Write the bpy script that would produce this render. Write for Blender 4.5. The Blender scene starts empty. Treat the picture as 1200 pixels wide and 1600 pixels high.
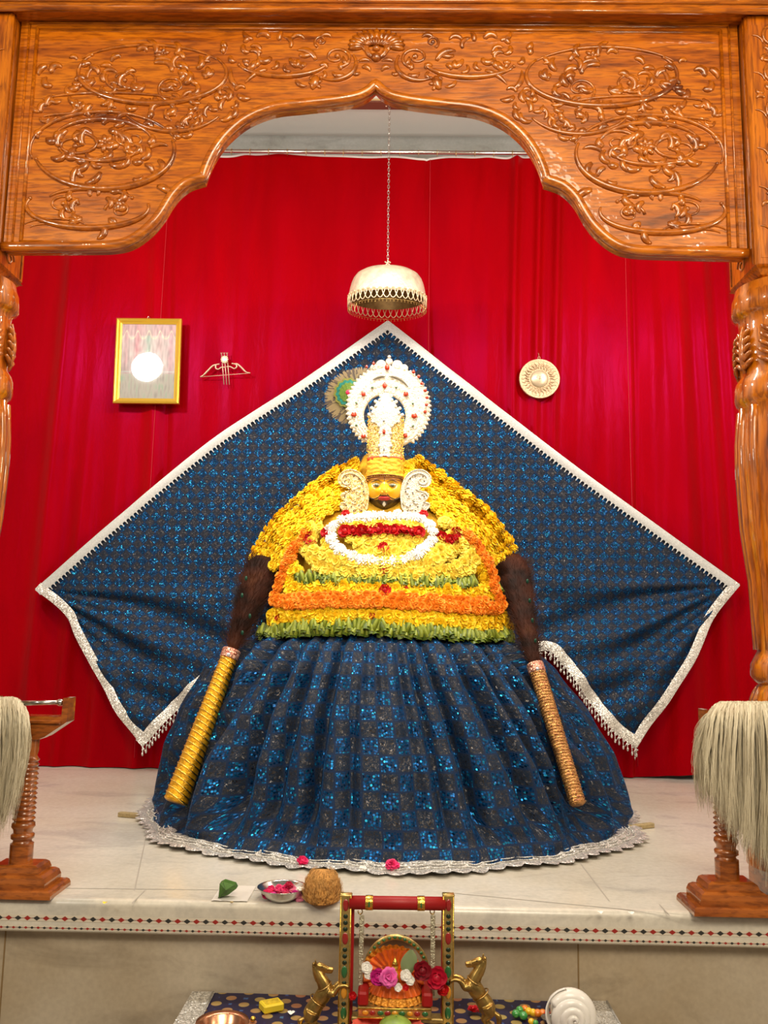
import bpy, math, random
from math import sin, cos, pi, radians, sqrt, atan2
from mathutils import Vector, Matrix, noise

random.seed(7)
C = bpy.context.scene.collection
SC = bpy.context.scene

# ------------------------------------------------------------------ camera
FPX = 1350.0                      # focal length in pixels of the 1200x1600 frame
PZ = 0.75                         # height of the marble platform
CAM = Vector((0.066, 0.0, PZ + 0.604))
YAW, PITCH, ROLL = radians(1.0), radians(8.1), radians(0.95)
cd = bpy.data.cameras.new('camera')
cam = bpy.data.objects.new('camera', cd); C.objects.link(cam)
cd.sensor_fit = 'VERTICAL'; cd.sensor_height = 36.0; cd.lens = FPX / 1600.0 * 36.0
cd.clip_start = 0.05
CR = Matrix.Rotation(YAW, 3, 'Z') @ Matrix.Rotation(pi/2 + PITCH, 3, 'X') @ Matrix.Rotation(ROLL, 3, 'Z')
cam.matrix_world = Matrix.Translation(CAM) @ CR.to_4x4()
SC.camera = cam

# ------------------------------------------------------------------ world, exposure
w = bpy.data.worlds.new('hall_air'); SC.world = w; w.use_nodes = True
w.node_tree.nodes['Background'].inputs[0].default_value = (1.0, 0.86, 0.68, 1)
w.node_tree.nodes['Background'].inputs[1].default_value = 0.24
vs = SC.view_settings
vs.view_transform = 'Standard'; vs.look = 'None'; vs.gamma = 1.0; vs.use_curve_mapping = False
vs.exposure = -0.42

# ------------------------------------------------------------------ lamps
def look(o, target):
    d = Vector(target) - o.location
    o.rotation_euler = d.to_track_quat('-Z', 'Y').to_euler()
def area(name, loc, target, size, power, col, sy=None):
    l = bpy.data.lights.new(name, 'AREA'); l.energy = power; l.color = col; l.size = size
    if sy: l.shape = 'RECTANGLE'; l.size_y = sy
    else: l.shape = 'DISK'
    o = bpy.data.objects.new(name, l); C.objects.link(o); o.location = loc; look(o, target); return o
def point(name, loc, power, col, r=0.03):
    l = bpy.data.lights.new(name, 'POINT'); l.energy = power; l.color = col; l.shadow_soft_size = r
    o = bpy.data.objects.new(name, l); C.objects.link(o); o.location = loc; return o
def spot(name, loc, target, power, col, ang, r=0.05, blend=0.6):
    l = bpy.data.lights.new(name, 'SPOT'); l.energy = power; l.color = col; l.shadow_soft_size = r
    l.spot_size = radians(ang); l.spot_blend = blend
    o = bpy.data.objects.new(name, l); C.objects.link(o); o.location = loc; look(o, target); return o
WARM = (1.0, 0.86, 0.66); NEUT = (1.0, 0.93, 0.82); COOL = (0.86, 0.92, 1.0)
area('shrine_tube_light', (0, 2.42, PZ+2.35), (0, 3.2, PZ+0.9), 1.2, 40, NEUT, 0.12)
spot('shrine_spot_lamp', (0.05, 2.30, PZ+2.20), (0.0, 2.90, PZ+0.98), 78, (1.0, 0.93, 0.80), 38, 0.05, 0.9)
area('hall_pendant_lamp', (-1.95, 0.0, 2.6), (-0.6, 3.2, 1.7), 0.3, 26, NEUT)
area('shrine_corner_light', (-1.55, 2.50, 3.017), (-0.5, 3.9, 1.7), 0.19, 24, NEUT)
area('shrine_corner_light', (1.55, 2.50, 3.017), (0.6, 3.9, 1.7), 0.19, 24, NEUT)  # added mirror of the left lamp, to streak the curtain
area('hall_ceiling_panel', (0.4, -0.4, 3.2), (0, 2.8, 1.3), 1.6, 90, WARM)
area('hall_side_lamp', (2.2, 0.6, 2.3), (0, 3.2, 1.2), 0.25, 24, WARM)
for i, (x, y, z) in enumerate([(-0.55, -0.6, 3.0), (0.55, -0.5, 3.05), (0.0, 0.3, 3.1), (-1.2, 0.7, 2.9), (1.25, 0.8, 2.9)]):
    point('hall_bulb', (x, y, z), 12, WARM, 0.022)
point('shrine_fill_bulb', (-1.0, 3.3, PZ+2.2), 6, (1, .86, .80), 0.03)  # added pair hidden behind the arch, brightens ceiling and curtain top
point('shrine_fill_bulb', (1.05, 3.3, PZ+2.2), 9, (1, .86, .82), 0.03)
area('ceiling_fill_light', (0, 3.0, PZ+1.9), (0, 3.7, PZ+2.5), 0.5, 3.5, NEUT, 0.06)  # added fill aimed up to lighten the ceiling, no fitting there

# ------------------------------------------------------------------ pixel to place helpers
def ray(px, py):
    return CR @ Vector(((px-600.0)/FPX, (800.0-py)/FPX, -1.0))
def at(px, py, Y):
    d = ray(px, py); return CAM + d * ((Y - CAM.y) / d.y)
def onz(px, py, z=PZ):
    d = ray(px, py); return CAM + d * ((z - CAM.z) / d.z)
def S(Y): return Y / FPX * 1.01            # metres per pixel at depth Y

# ------------------------------------------------------------------ mesh builder
ORG = {}
class MB:
    def __init__(s): s.v = []; s.f = []; s.uv = {}; s.col = None; s.mi = []
    def add(s, vs_, fs, m=0):
        o = len(s.v); s.v += [Vector(p) for p in vs_]; s.f += [tuple(i+o for i in f) for f in fs]; s.mi += [m]*len(fs)
    def box(s, lo, hi, bev=0.0, m=0):
        x0,y0,z0 = lo; x1,y1,z1 = hi; b = bev
        if b <= 0:
            s.add([(x0,y0,z0),(x1,y0,z0),(x1,y1,z0),(x0,y1,z0),(x0,y0,z1),(x1,y0,z1),(x1,y1,z1),(x0,y1,z1)],
                  [(0,3,2,1),(4,5,6,7),(0,1,5,4),(1,2,6,5),(2,3,7,6),(3,0,4,7)], m); return
        # chamfered box
        vv = []; idx = {}
        for sx in (0,1):
            for sy in (0,1):
                for sz in (0,1):
                    X=(x0,x1)[sx]; Y=(y0,y1)[sy]; Z=(z0,z1)[sz]
                    dx=b*(1-2*sx); dy=b*(1-2*sy); dz=b*(1-2*sz)
                    idx[sx,sy,sz,'x']=len(vv); vv.append((X,Y+dy,Z+dz))
                    idx[sx,sy,sz,'y']=len(vv); vv.append((X+dx,Y,Z+dz))
                    idx[sx,sy,sz,'z']=len(vv); vv.append((X+dx,Y+dy,Z))
        ff = []
        for q in (0,1):
            ff.append([idx[q,a,c,'x'] for a,c in ((0,0),(1,0),(1,1),(0,1))])
            ff.append([idx[a,q,c,'y'] for a,c in ((0,0),(1,0),(1,1),(0,1))])
            ff.append([idx[a,c,q,'z'] for a,c in ((0,0),(1,0),(1,1),(0,1))])
        for a in (0,1):
            for c in (0,1):
                ff.append([idx[a,c,0,'x'],idx[a,c,1,'x'],idx[a,c,1,'y'],idx[a,c,0,'y']])
                ff.append([idx[a,0,c,'x'],idx[a,1,c,'x'],idx[a,1,c,'z'],idx[a,0,c,'z']])
                ff.append([idx[0,a,c,'y'],idx[1,a,c,'y'],idx[1,a,c,'z'],idx[0,a,c,'z']])
        for k in [(a,c,d) for a in (0,1) for c in (0,1) for d in (0,1)]:
            ff.append([idx[k+('x',)],idx[k+('y',)],idx[k+('z',)]])
        s.add(vv, ff, m)
    def grid(s, fn, nu, nv, closeu=False, uvf=None, m=0):
        o = len(s.v); nn = nu if closeu else nu+1
        for j in range(nv+1):
            for i in range(nn):
                s.v.append(Vector(fn(i/nu, j/nv)))
        for j in range(nv):
            for i in range(nu):
                a=o+j*nn+i; b=o+j*nn+(i+1)%nn; c=o+(j+1)*nn+(i+1)%nn; d=o+(j+1)*nn+i
                s.f.append((a,b,c,d)); s.mi.append(m)
        return o
    def tube(s, pts, r, n=8, cap=True, flat=1.0, up=None, m=0, closed=False):
        pts = [Vector(p) for p in pts]; N = len(pts)
        if not hasattr(r, '__len__'): r = [r]*N
        o = len(s.v); prev = None
        for i, p in enumerate(pts):
            if closed: t = pts[(i+1)%N] - pts[i-1]
            else: t = pts[min(i+1,N-1)] - pts[max(i-1,0)]
            if t.length < 1e-9: t = Vector((0,0,1))
            t.normalize()
            if up is not None: u = Vector(up)
            elif prev is None: u = Vector((0,-1,0)) if abs(t.y) < 0.9 else Vector((0,0,1))
            else: u = prev
            u = u - t*u.dot(t)
            if u.length < 1e-6: u = Vector((1,0,0)) - t*t.x
            u.normalize(); prev = u; b = t.cross(u)
            for k in range(n):
                a = 2*pi*k/n
                s.v.append(p + u*(cos(a)*r[i]*flat) + b*(sin(a)*r[i]))
        rng = N if closed else N-1
        for i in range(rng):
            for k in range(n):
                i2 = (i+1)%N
                s.f.append((o+i*n+k, o+i*n+(k+1)%n, o+i2*n+(k+1)%n, o+i2*n+k)); s.mi.append(m)
        if cap and not closed:
            s.f.append(tuple(o+k for k in range(n-1,-1,-1))); s.f.append(tuple(o+(N-1)*n+k for k in range(n))); s.mi += [m,m]
    def lathe(s, prof, c, n=32, sx=1.0, sy=1.0, square=False, m=0, cap=True, a0=0.0):
        """prof: list of (radius, z) ; c = centre (x, y, z0)"""
        o = len(s.v); c = Vector(c)
        for r, z in prof:
            for k in range(n):
                a = 2*pi*k/n + a0
                s.v.append(c + Vector((cos(a)*r*sx, sin(a)*r*sy, z)))
        for i in range(len(prof)-1):
            for k in range(n):
                s.f.append((o+i*n+k, o+i*n+(k+1)%n, o+(i+1)*n+(k+1)%n, o+(i+1)*n+k)); s.mi.append(m)
        if cap:
            L = len(prof)-1
            s.f.append(tuple(o+k for k in range(n-1,-1,-1))); s.f.append(tuple(o+L*n+k for k in range(n))); s.mi += [m,m]
    def ball(s, c, r, n=12, k=8, m=0, M=None):
        if not hasattr(r, '__len__'): r = (r,r,r)
        c = Vector(c); o = len(s.v)
        def tr(v):
            return c + (M @ v if M is not None else v)
        s.v.append(tr(Vector((0,0,-r[2]))))
        for j in range(1,k):
            t = -pi/2 + pi*j/k
            for i in range(n):
                a = 2*pi*i/n
                s.v.append(tr(Vector((cos(t)*cos(a)*r[0], cos(t)*sin(a)*r[1], sin(t)*r[2]))))
        s.v.append(tr(Vector((0,0,r[2])))); top = len(s.v)-1
        for i in range(n): s.f.append((o, o+1+(i+1)%n, o+1+i)); s.mi.append(m)
        for j in range(k-2):
            for i in range(n):
                a=o+1+j*n+i; b=o+1+j*n+(i+1)%n; s.f.append((a,b,b+n,a+n)); s.mi.append(m)
        for i in range(n):
            s.f.append((o+1+(k-2)*n+i, o+1+(k-2)*n+(i+1)%n, top)); s.mi.append(m)
    def prism(s, pts, back, m=0):
        """front polygon pts (world), extruded by vector back"""
        n = len(pts); b = Vector(back); o = len(s.v)
        s.v += [Vector(p) for p in pts] + [Vector(p)+b for p in pts]
        s.f.append(tuple(o+i for i in range(n))); s.f.append(tuple(o+n+i for i in range(n-1,-1,-1)))
        for i in range(n):
            j=(i+1)%n; s.f.append((o+j,o+i,o+n+i,o+n+j))
        s.mi += [m]*(n+2)
    def mesh(s, name, mats, org=Vector((0,0,0)), smooth=True, uvs=None, cols=None):
        me = bpy.data.meshes.new(name)
        me.from_pydata([tuple(p-org) for p in s.v], [], s.f)
        for m in (mats if isinstance(mats,(list,tuple)) else [mats]): me.materials.append(m)
        if any(s.mi): me.polygons.foreach_set('material_index', s.mi)
        if smooth: me.polygons.foreach_set('use_smooth', [True]*len(me.polygons))
        if uvs is not None:
            ul = me.uv_layers.new(name='UVMap')
            vi = [0]*len(me.loops); me.loops.foreach_get('vertex_index', vi)
            flat = []
            for i in vi: flat += uvs[i]
            ul.data.foreach_set('uv', flat)
        if cols is not None:
            ca = me.color_attributes.new('Paint', 'FLOAT_COLOR', 'POINT')
            flat = []
            for c in cols: flat += [c[0],c[1],c[2],1.0]
            ca.data.foreach_set('color', flat)
        me.update(); return me
    def build(s, name, mats, parent=None, smooth=True, uvs=None, cols=None, label=None, auto=None, org=None):
        if org is None: org = ORG[parent.name] if parent else Vector((0,0,0))
        me = s.mesh(name, mats, org, smooth, uvs, cols)
        o = bpy.data.objects.new(name, me); C.objects.link(o)
        if parent: o.parent = parent
        else: o.location = org
        ORG[o.name] = Vector(org)
        if label: o['label'] = label
        if auto and smooth:
            try: me.set_sharp_from_angle(angle=radians(auto))
            except Exception: pass
        return o
def thing(name, label, cat, loc, group=None):
    o = bpy.data.objects.new(name, None); C.objects.link(o); o.location = loc; o.empty_display_size = 0.05
    o['label'] = label; o['category'] = cat
    if group: o['group'] = group
    ORG[o.name] = Vector(loc); return o
def tag(o, label, cat, group=None):
    o['label'] = label; o['category'] = cat
    if group: o['group'] = group
    return o
def struct(o): o['kind'] = 'structure'; return o
def spline(pts, n=8, closed=False):
    P = [Vector(p) for p in pts]; N = len(P); out = []
    segs = N if closed else N-1
    for i in range(segs):
        if closed: a,b,c,d = P[i-1],P[i],P[(i+1)%N],P[(i+2)%N]
        else: a,b,c,d = P[max(i-1,0)],P[i],P[i+1],P[min(i+2,N-1)]
        for k in range(n):
            t=k/n; out.append(0.5*((2*b)+(c-a)*t+(2*a-5*b+4*c-d)*t*t+(3*b-a-3*c+d)*t**3))
    if not closed: out.append(P[-1])
    return out
def interp(tab, x):
    if x <= tab[0][0]: return tab[0][1]
    for (a,b),(c,d) in zip(tab, tab[1:]):
        if x <= c:
            t=(x-a)/(c-a); t2=t*t*(3-2*t)*0.35+t*0.65; return b+(d-b)*t2
    return tab[-1][1]
def sm(a,b,x):
    t=max(0,min(1,(x-a)/(b-a))); return t*t*(3-2*t)
def nz(x,y=0,z=0): return noise.noise(Vector((x,y,z)))

# ------------------------------------------------------------------ materials
def new(name):
    m = bpy.data.materials.new(name); m.use_nodes = True
    return m, m.node_tree, m.node_tree.nodes['Principled BSDF']
def nd(nt, t, **kw):
    n = nt.nodes.new(t)
    for k, v in kw.items():
        if k.startswith('i_'):
            key = k[2:]; key = int(key) if key.isdigit() else key
            n.inputs[key].default_value = v
        else: setattr(n, k, v)
    return n
def lk(nt, a, b): nt.links.new(a, b)
def ramp(nt, stops):
    r = nt.nodes.new('ShaderNodeValToRGB'); e = r.color_ramp.elements
    while len(e) < len(stops): e.new(0.5)
    for i,(p,c) in enumerate(stops): e[i].position = p; e[i].color = (*c, 1) if len(c)==3 else c
    return r
def pbr(name, col, rough=0.5, metal=0.0, coat=0.0, sheen=0.0, sheen_tint=None, sheen_rough=0.4, spec=0.5,
        trans=0.0, ior=1.45, alpha=1.0, var=0.0, vscale=20.0, bump=0.0, bscale=60.0, sss=0.0, emis=None, es=0.0, vdist='noise'):
    m, nt, p = new(name); I = p.inputs
    I['Base Color'].default_value = (*col, 1); I['Roughness'].default_value = rough; I['Metallic'].default_value = metal
    I['Coat Weight'].default_value = coat; I['Coat Roughness'].default_value = 0.08
    I['Sheen Weight'].default_value = sheen; I['Sheen Roughness'].default_value = sheen_rough
    if sheen_tint: I['Sheen Tint'].default_value = (*sheen_tint, 1)
    I['Specular IOR Level'].default_value = spec; I['Transmission Weight'].default_value = trans
    I['IOR'].default_value = ior; I['Alpha'].default_value = alpha
    if sss: I['Subsurface Weight'].default_value = sss; I['Subsurface Radius'].default_value = (0.01,0.006,0.003)
    if emis: I['Emission Color'].default_value = (*emis,1); I['Emission Strength'].default_value = es
    tc = None
    if var or bump:
        tc = nd(nt, 'ShaderNodeTexCoord')
    if var:
        n = nd(nt, 'ShaderNodeTexNoise', i_Scale=vscale, i_Detail=5.0); lk(nt, tc.outputs['Object'], n.inputs['Vector'])
        r = ramp(nt, [(0.3, tuple(c*(1-var) for c in col)), (0.7, tuple(min(1,c*(1+var)) for c in col))])
        lk(nt, n.outputs['Fac'], r.inputs[0]); lk(nt, r.outputs[0], I['Base Color'])
    if bump:
        n = nd(nt, 'ShaderNodeTexNoise', i_Scale=bscale, i_Detail=4.0); lk(nt, tc.outputs['Object'], n.inputs['Vector'])
        b = nd(nt, 'ShaderNodeBump', i_Strength=bump, i_Distance=0.01); lk(nt, n.outputs['Fac'], b.inputs['Height'])
        lk(nt, b.outputs[0], I['Normal'])
    return m
def wood(name, scale=(1,8,8), a=(0.17,0.032,0.001), b=(0.46,0.116,0.002), c=(0.60,0.18,0.003), coat=1.0, off=0.0):
    m, nt, p = new(name); I = p.inputs
    tc = nd(nt,'ShaderNodeTexCoord'); mp = nd(nt,'ShaderNodeMapping'); mp.inputs['Scale'].default_value = scale
    mp.inputs['Location'].default_value = (off,off*2,off*.7)
    lk(nt, tc.outputs['Object'], mp.inputs['Vector'])
    n1 = nd(nt,'ShaderNodeTexNoise', i_Scale=1.6, i_Detail=6.0, i_Distortion=1.6); lk(nt, mp.outputs[0], n1.inputs['Vector'])
    r1 = ramp(nt, [(0.27,a),(0.42,b),(0.60,c),(0.75,b)]); lk(nt, n1.outputs['Fac'], r1.inputs[0])
    w_ = nd(nt,'ShaderNodeTexNoise', i_Scale=16.0, i_Detail=8.0, i_Distortion=0.4); lk(nt, mp.outputs[0], w_.inputs['Vector'])
    r2 = ramp(nt, [(0.38,(0.45,0.38,0.32)),(0.55,(1,1,1))]); lk(nt, w_.outputs['Fac'], r2.inputs[0])
    mx = nd(nt,'ShaderNodeMix', data_type='RGBA', blend_type='MULTIPLY'); mx.inputs[0].default_value = 0.8
    lk(nt, r1.outputs[0], mx.inputs[6]); lk(nt, r2.outputs[0], mx.inputs[7]); lk(nt, mx.outputs[2], I['Base Color'])
    I['Roughness'].default_value = 0.32; I['Coat Weight'].default_value = coat; I['Coat Roughness'].default_value = 0.045
    I['Coat Tint'].default_value = (1,0.92,0.75,1)
    b_ = nd(nt,'ShaderNodeBump', i_Strength=0.12, i_Distance=0.004); lk(nt, w_.outputs['Fac'], b_.inputs['Height']); lk(nt, b_.outputs[0], I['Normal'])
    b2 = nd(nt,'ShaderNodeBump', i_Strength=0.10, i_Distance=0.01); n3 = nd(nt,'ShaderNodeTexNoise', i_Scale=30.0, i_Detail=2.0)
    lk(nt, tc.outputs['Object'], n3.inputs['Vector']); lk(nt, n3.outputs['Fac'], b2.inputs['Height']); lk(nt, b2.outputs[0], I['Coat Normal'])
    return m
def marble(name, base, vein, stain, scale=2.0, rough=0.25):
    m, nt, p = new(name); I = p.inputs
    tc = nd(nt,'ShaderNodeTexCoord'); mp = nd(nt,'ShaderNodeMapping'); mp.inputs['Scale'].default_value = (0.6,1.5,1.0)
    mp.inputs['Rotation'].default_value = (0,0,0.35)
    lk(nt, tc.outputs['Object'], mp.inputs['Vector'])
    n1 = nd(nt,'ShaderNodeTexNoise', i_Scale=scale*2.2, i_Detail=8.0, i_Distortion=1.2, i_Roughness=0.6); lk(nt, mp.outputs[0], n1.inputs['Vector'])
    r1 = ramp(nt, [(0.34,vein),(0.46,base),(0.6,base),(0.72,tuple(c*0.9 for c in base))]); lk(nt, n1.outputs['Fac'], r1.inputs[0])
    n2 = nd(nt,'ShaderNodeTexNoise', i_Scale=scale*1.3, i_Detail=5.0); lk(nt, tc.outputs['Object'], n2.inputs['Vector'])
    r2 = ramp(nt, [(0.38,stain),(0.62,(1,1,1))]); lk(nt, n2.outputs['Fac'], r2.inputs[0])
    n3 = nd(nt,'ShaderNodeTexNoise', i_Scale=90.0, i_Detail=3.0); lk(nt, tc.outputs['Object'], n3.inputs['Vector'])
    r3 = ramp(nt, [(0.3,(0.88,0.88,0.88)),(0.7,(1,1,1))]); lk(nt, n3.outputs['Fac'], r3.inputs[0])
    mx = nd(nt,'ShaderNodeMix', data_type='RGBA', blend_type='MULTIPLY'); mx.inputs[0].default_value = 1
    lk(nt, r1.outputs[0], mx.inputs[6]); lk(nt, r2.outputs[0], mx.inputs[7])
    m2 = nd(nt,'ShaderNodeMix', data_type='RGBA', blend_type='MULTIPLY'); m2.inputs[0].default_value = 1
    lk(nt, mx.outputs[2], m2.inputs[6]); lk(nt, r3.outputs[0], m2.inputs[7]); lk(nt, m2.outputs[2], I['Base Color'])
    I['Roughness'].default_value = rough
    return m
def velvet(name, col, tint, sheen=1.0, rough=0.75, srough=0.35, bump=0.15):
    m, nt, p = new(name); I = p.inputs
    tc = nd(nt,'ShaderNodeTexCoord'); mp = nd(nt,'ShaderNodeMapping'); mp.inputs['Scale'].default_value = (3,3,0.7)
    lk(nt, tc.outputs['Object'], mp.inputs['Vector'])
    n = nd(nt,'ShaderNodeTexNoise', i_Scale=2.2, i_Detail=6.0, i_Distortion=0.6); lk(nt, mp.outputs[0], n.inputs['Vector'])
    r = ramp(nt, [(0.3,tuple(c*0.8 for c in col)),(0.65,col)]); lk(nt, n.outputs['Fac'], r.inputs[0]); lk(nt, r.outputs[0], I['Base Color'])
    n2 = nd(nt,'ShaderNodeTexNoise', i_Scale=9.0, i_Detail=6.0, i_Distortion=0.5); lk(nt, mp.outputs[0], n2.inputs['Vector'])
    b = nd(nt,'ShaderNodeBump', i_Strength=bump, i_Distance=0.02); lk(nt, n2.outputs['Fac'], b.inputs['Height']); lk(nt, b.outputs[0], I['Normal'])
    I['Roughness'].default_value = 0.34; I['Specular IOR Level'].default_value = 0.16; I['Specular Tint'].default_value = (1.0,0.02,0.40,1)
    I['Sheen Weight'].default_value = sheen; I['Sheen Tint'].default_value = (*tint,1); I['Sheen Roughness'].default_value = srough
    return m
def sequin_cloth(name, pitch=0.05, wall=False):
    m, nt, p = new(name); I = p.inputs
    uv = nd(nt,'ShaderNodeUVMap', uv_map='UVMap')
    sc = nd(nt,'ShaderNodeVectorMath', operation='SCALE'); sc.inputs['Scale'].default_value = 1.0/pitch; lk(nt, uv.outputs[0], sc.inputs[0])
    ck = nd(nt,'ShaderNodeTexChecker', i_Scale=1.0, i_Color1=(1,1,1,1), i_Color2=(0,0,0,1)); lk(nt, sc.outputs[0], ck.inputs['Vector'])
    fr = nd(nt,'ShaderNodeVectorMath', operation='FRACTION'); lk(nt, sc.outputs[0], fr.inputs[0])
    sb = nd(nt,'ShaderNodeVectorMath', operation='SUBTRACT'); sb.inputs[1].default_value=(0.5,0.5,0); lk(nt, fr.outputs[0], sb.inputs[0])
    ab = nd(nt,'ShaderNodeVectorMath', operation='ABSOLUTE'); lk(nt, sb.outputs[0], ab.inputs[0])
    sp = nd(nt,'ShaderNodeSeparateXYZ'); lk(nt, ab.outputs[0], sp.inputs[0])
    mxm = nd(nt,'ShaderNodeMath', operation='MAXIMUM'); lk(nt, sp.outputs[0], mxm.inputs[0]); lk(nt, sp.outputs[1], mxm.inputs[1])
    inside = nd(nt,'ShaderNodeMapRange'); inside.inputs[1].default_value=0.47; inside.inputs[2].default_value=0.42; lk(nt, mxm.outputs[0], inside.inputs[0])
    # sequins
    vo = nd(nt,'ShaderNodeTexVoronoi', voronoi_dimensions='2D', i_Scale=6.5, i_Randomness=0.75); lk(nt, sc.outputs[0], vo.inputs['Vector'])
    dot = nd(nt,'ShaderNodeMapRange'); dot.inputs[1].default_value=0.50; dot.inputs[2].default_value=0.36; lk(nt, vo.outputs['Distance'], dot.inputs[0])
    vo2 = nd(nt,'ShaderNodeTexNoise', noise_dimensions='2D', i_Scale=9.0, i_Detail=3.0, i_Distortion=1.5); lk(nt, sc.outputs[0], vo2.inputs['Vector'])
    thr = nd(nt,'ShaderNodeMapRange'); thr.inputs[1].default_value=0.50; thr.inputs[2].default_value=0.60; lk(nt, vo2.outputs['Fac'], thr.inputs[0])
    # sparse factor by cell random
    cc = nd(nt,'ShaderNodeSeparateColor'); lk(nt, vo.outputs['Color'], cc.inputs[0])
    blue = ramp(nt, [(0.0,(0.001,0.026,0.085)),(0.6,(0.001,0.06,0.19)),(0.9,(0.003,0.13,0.32)),(1.0,(0.02,0.40,0.65))]); lk(nt, cc.outputs[0], blue.inputs[0])
    base = (0.0006,0.012,0.045,1)
    mb = nd(nt,'ShaderNodeMix', data_type='RGBA'); mb.inputs[6].default_value = base
    lk(nt, dot.outputs[0], mb.inputs[0]); lk(nt, blue.outputs[0], mb.inputs[7])
    mg = nd(nt,'ShaderNodeMix', data_type='RGBA'); mg.inputs[6].default_value = (0.002,0.011,0.030,1); mg.inputs[7].default_value=(0.060,0.052,0.046,1)
    lk(nt, thr.outputs[0], mg.inputs[0])
    mc = nd(nt,'ShaderNodeMix', data_type='RGBA'); lk(nt, ck.outputs['Fac'], mc.inputs[0]); lk(nt, mg.outputs[2], mc.inputs[6]); lk(nt, mb.outputs[2], mc.inputs[7])
    mf = nd(nt,'ShaderNodeMix', data_type='RGBA'); mf.inputs[6].default_value = base; lk(nt, inside.outputs[0], mf.inputs[0]); lk(nt, mc.outputs[2], mf.inputs[7])
    lk(nt, mf.outputs[2], I['Base Color'])
    # mask of metal
    mm = nd(nt,'ShaderNodeMix'); lk(nt, ck.outputs['Fac'], mm.inputs[0]); lk(nt, thr.outputs[0], mm.inputs[2]); lk(nt, dot.outputs[0], mm.inputs[3])
    me = nd(nt,'ShaderNodeMath', operation='MULTIPLY'); lk(nt, mm.outputs[0], me.inputs[0]); lk(nt, inside.outputs[0], me.inputs[1])
    m3 = nd(nt,'ShaderNodeMath', operation='MULTIPLY'); m3.inputs[1].default_value = 0.75; lk(nt, me.outputs[0], m3.inputs[0]); lk(nt, m3.outputs[0], I['Metallic'])
    ro = nd(nt,'ShaderNodeMapRange'); ro.inputs[3].default_value=0.8; ro.inputs[4].default_value=0.30; lk(nt, me.outputs[0], ro.inputs[0]); lk(nt, ro.outputs[0], I['Roughness'])
    # tilt of each sequin
    ge = nd(nt,'ShaderNodeNewGeometry')
    s5 = nd(nt,'ShaderNodeVectorMath', operation='SUBTRACT'); s5.inputs[1].default_value=(0.5,0.5,0.5); lk(nt, vo.outputs['Color'], s5.inputs[0])
    s6 = nd(nt,'ShaderNodeVectorMath', operation='SCALE'); s6.inputs['Scale'].default_value=0.95; lk(nt, s5.outputs[0], s6.inputs[0])
    s7 = nd(nt,'ShaderNodeVectorMath', operation='ADD'); lk(nt, ge.outputs['Normal'], s7.inputs[0]); lk(nt, s6.outputs[0], s7.inputs[1])
    s8 = nd(nt,'ShaderNodeVectorMath', operation='NORMALIZE'); lk(nt, s7.outputs[0], s8.inputs[0])
    mn = nd(nt,'ShaderNodeMix', data_type='VECTOR'); lk(nt, me.outputs[0], mn.inputs[0]); lk(nt, ge.outputs['Normal'], mn.inputs[4]); lk(nt, s8.outputs[0], mn.inputs[5])
    lk(nt, mn.outputs[1], I['Normal'])
    I['Sheen Weight'].default_value = 0.3; I['Sheen Tint'].default_value = (0.004,0.16,0.50,1); I['Sheen Roughness'].default_value = 0.35
    I['Specular IOR Level'].default_value = 0.3
    return m
def glitter(name, a, b, scale=400.0, tilt=0.9, rough=0.25, metal=0.8):
    m, nt, p = new(name); I = p.inputs
    tc = nd(nt,'ShaderNodeTexCoord'); vo = nd(nt,'ShaderNodeTexVoronoi', i_Scale=scale); lk(nt, tc.outputs['Object'], vo.inputs['Vector'])
    cc = nd(nt,'ShaderNodeSeparateColor'); lk(nt, vo.outputs['Color'], cc.inputs[0])
    r = ramp(nt, [(0.1,a),(0.8,b)]); lk(nt, cc.outputs[0], r.inputs[0]); lk(nt, r.outputs[0], I['Base Color'])
    ge = nd(nt,'ShaderNodeNewGeometry')
    s5 = nd(nt,'ShaderNodeVectorMath', operation='SUBTRACT'); s5.inputs[1].default_value=(0.5,0.5,0.5); lk(nt, vo.outputs['Color'], s5.inputs[0])
    s6 = nd(nt,'ShaderNodeVectorMath', operation='SCALE'); s6.inputs['Scale'].default_value=tilt; lk(nt, s5.outputs[0], s6.inputs[0])
    s7 = nd(nt,'ShaderNodeVectorMath', operation='ADD'); lk(nt, ge.outputs['Normal'], s7.inputs[0]); lk(nt, s6.outputs[0], s7.inputs[1])
    s8 = nd(nt,'ShaderNodeVectorMath', operation='NORMALIZE'); lk(nt, s7.outputs[0], s8.inputs[0]); lk(nt, s8.outputs[0], I['Normal'])
    I['Roughness'].default_value = rough; I['Metallic'].default_value = metal
    return m
def painted(name, rough=0.5, metal=0.0, coat=0.0):
    m, nt, p = new(name); a = nd(nt,'ShaderNodeAttribute', attribute_name='Paint'); lk(nt, a.outputs['Color'], p.inputs['Base Color'])
    p.inputs['Roughness'].default_value = rough; p.inputs['Metallic'].default_value = metal; p.inputs['Coat Weight'].default_value = coat
    return m

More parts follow.
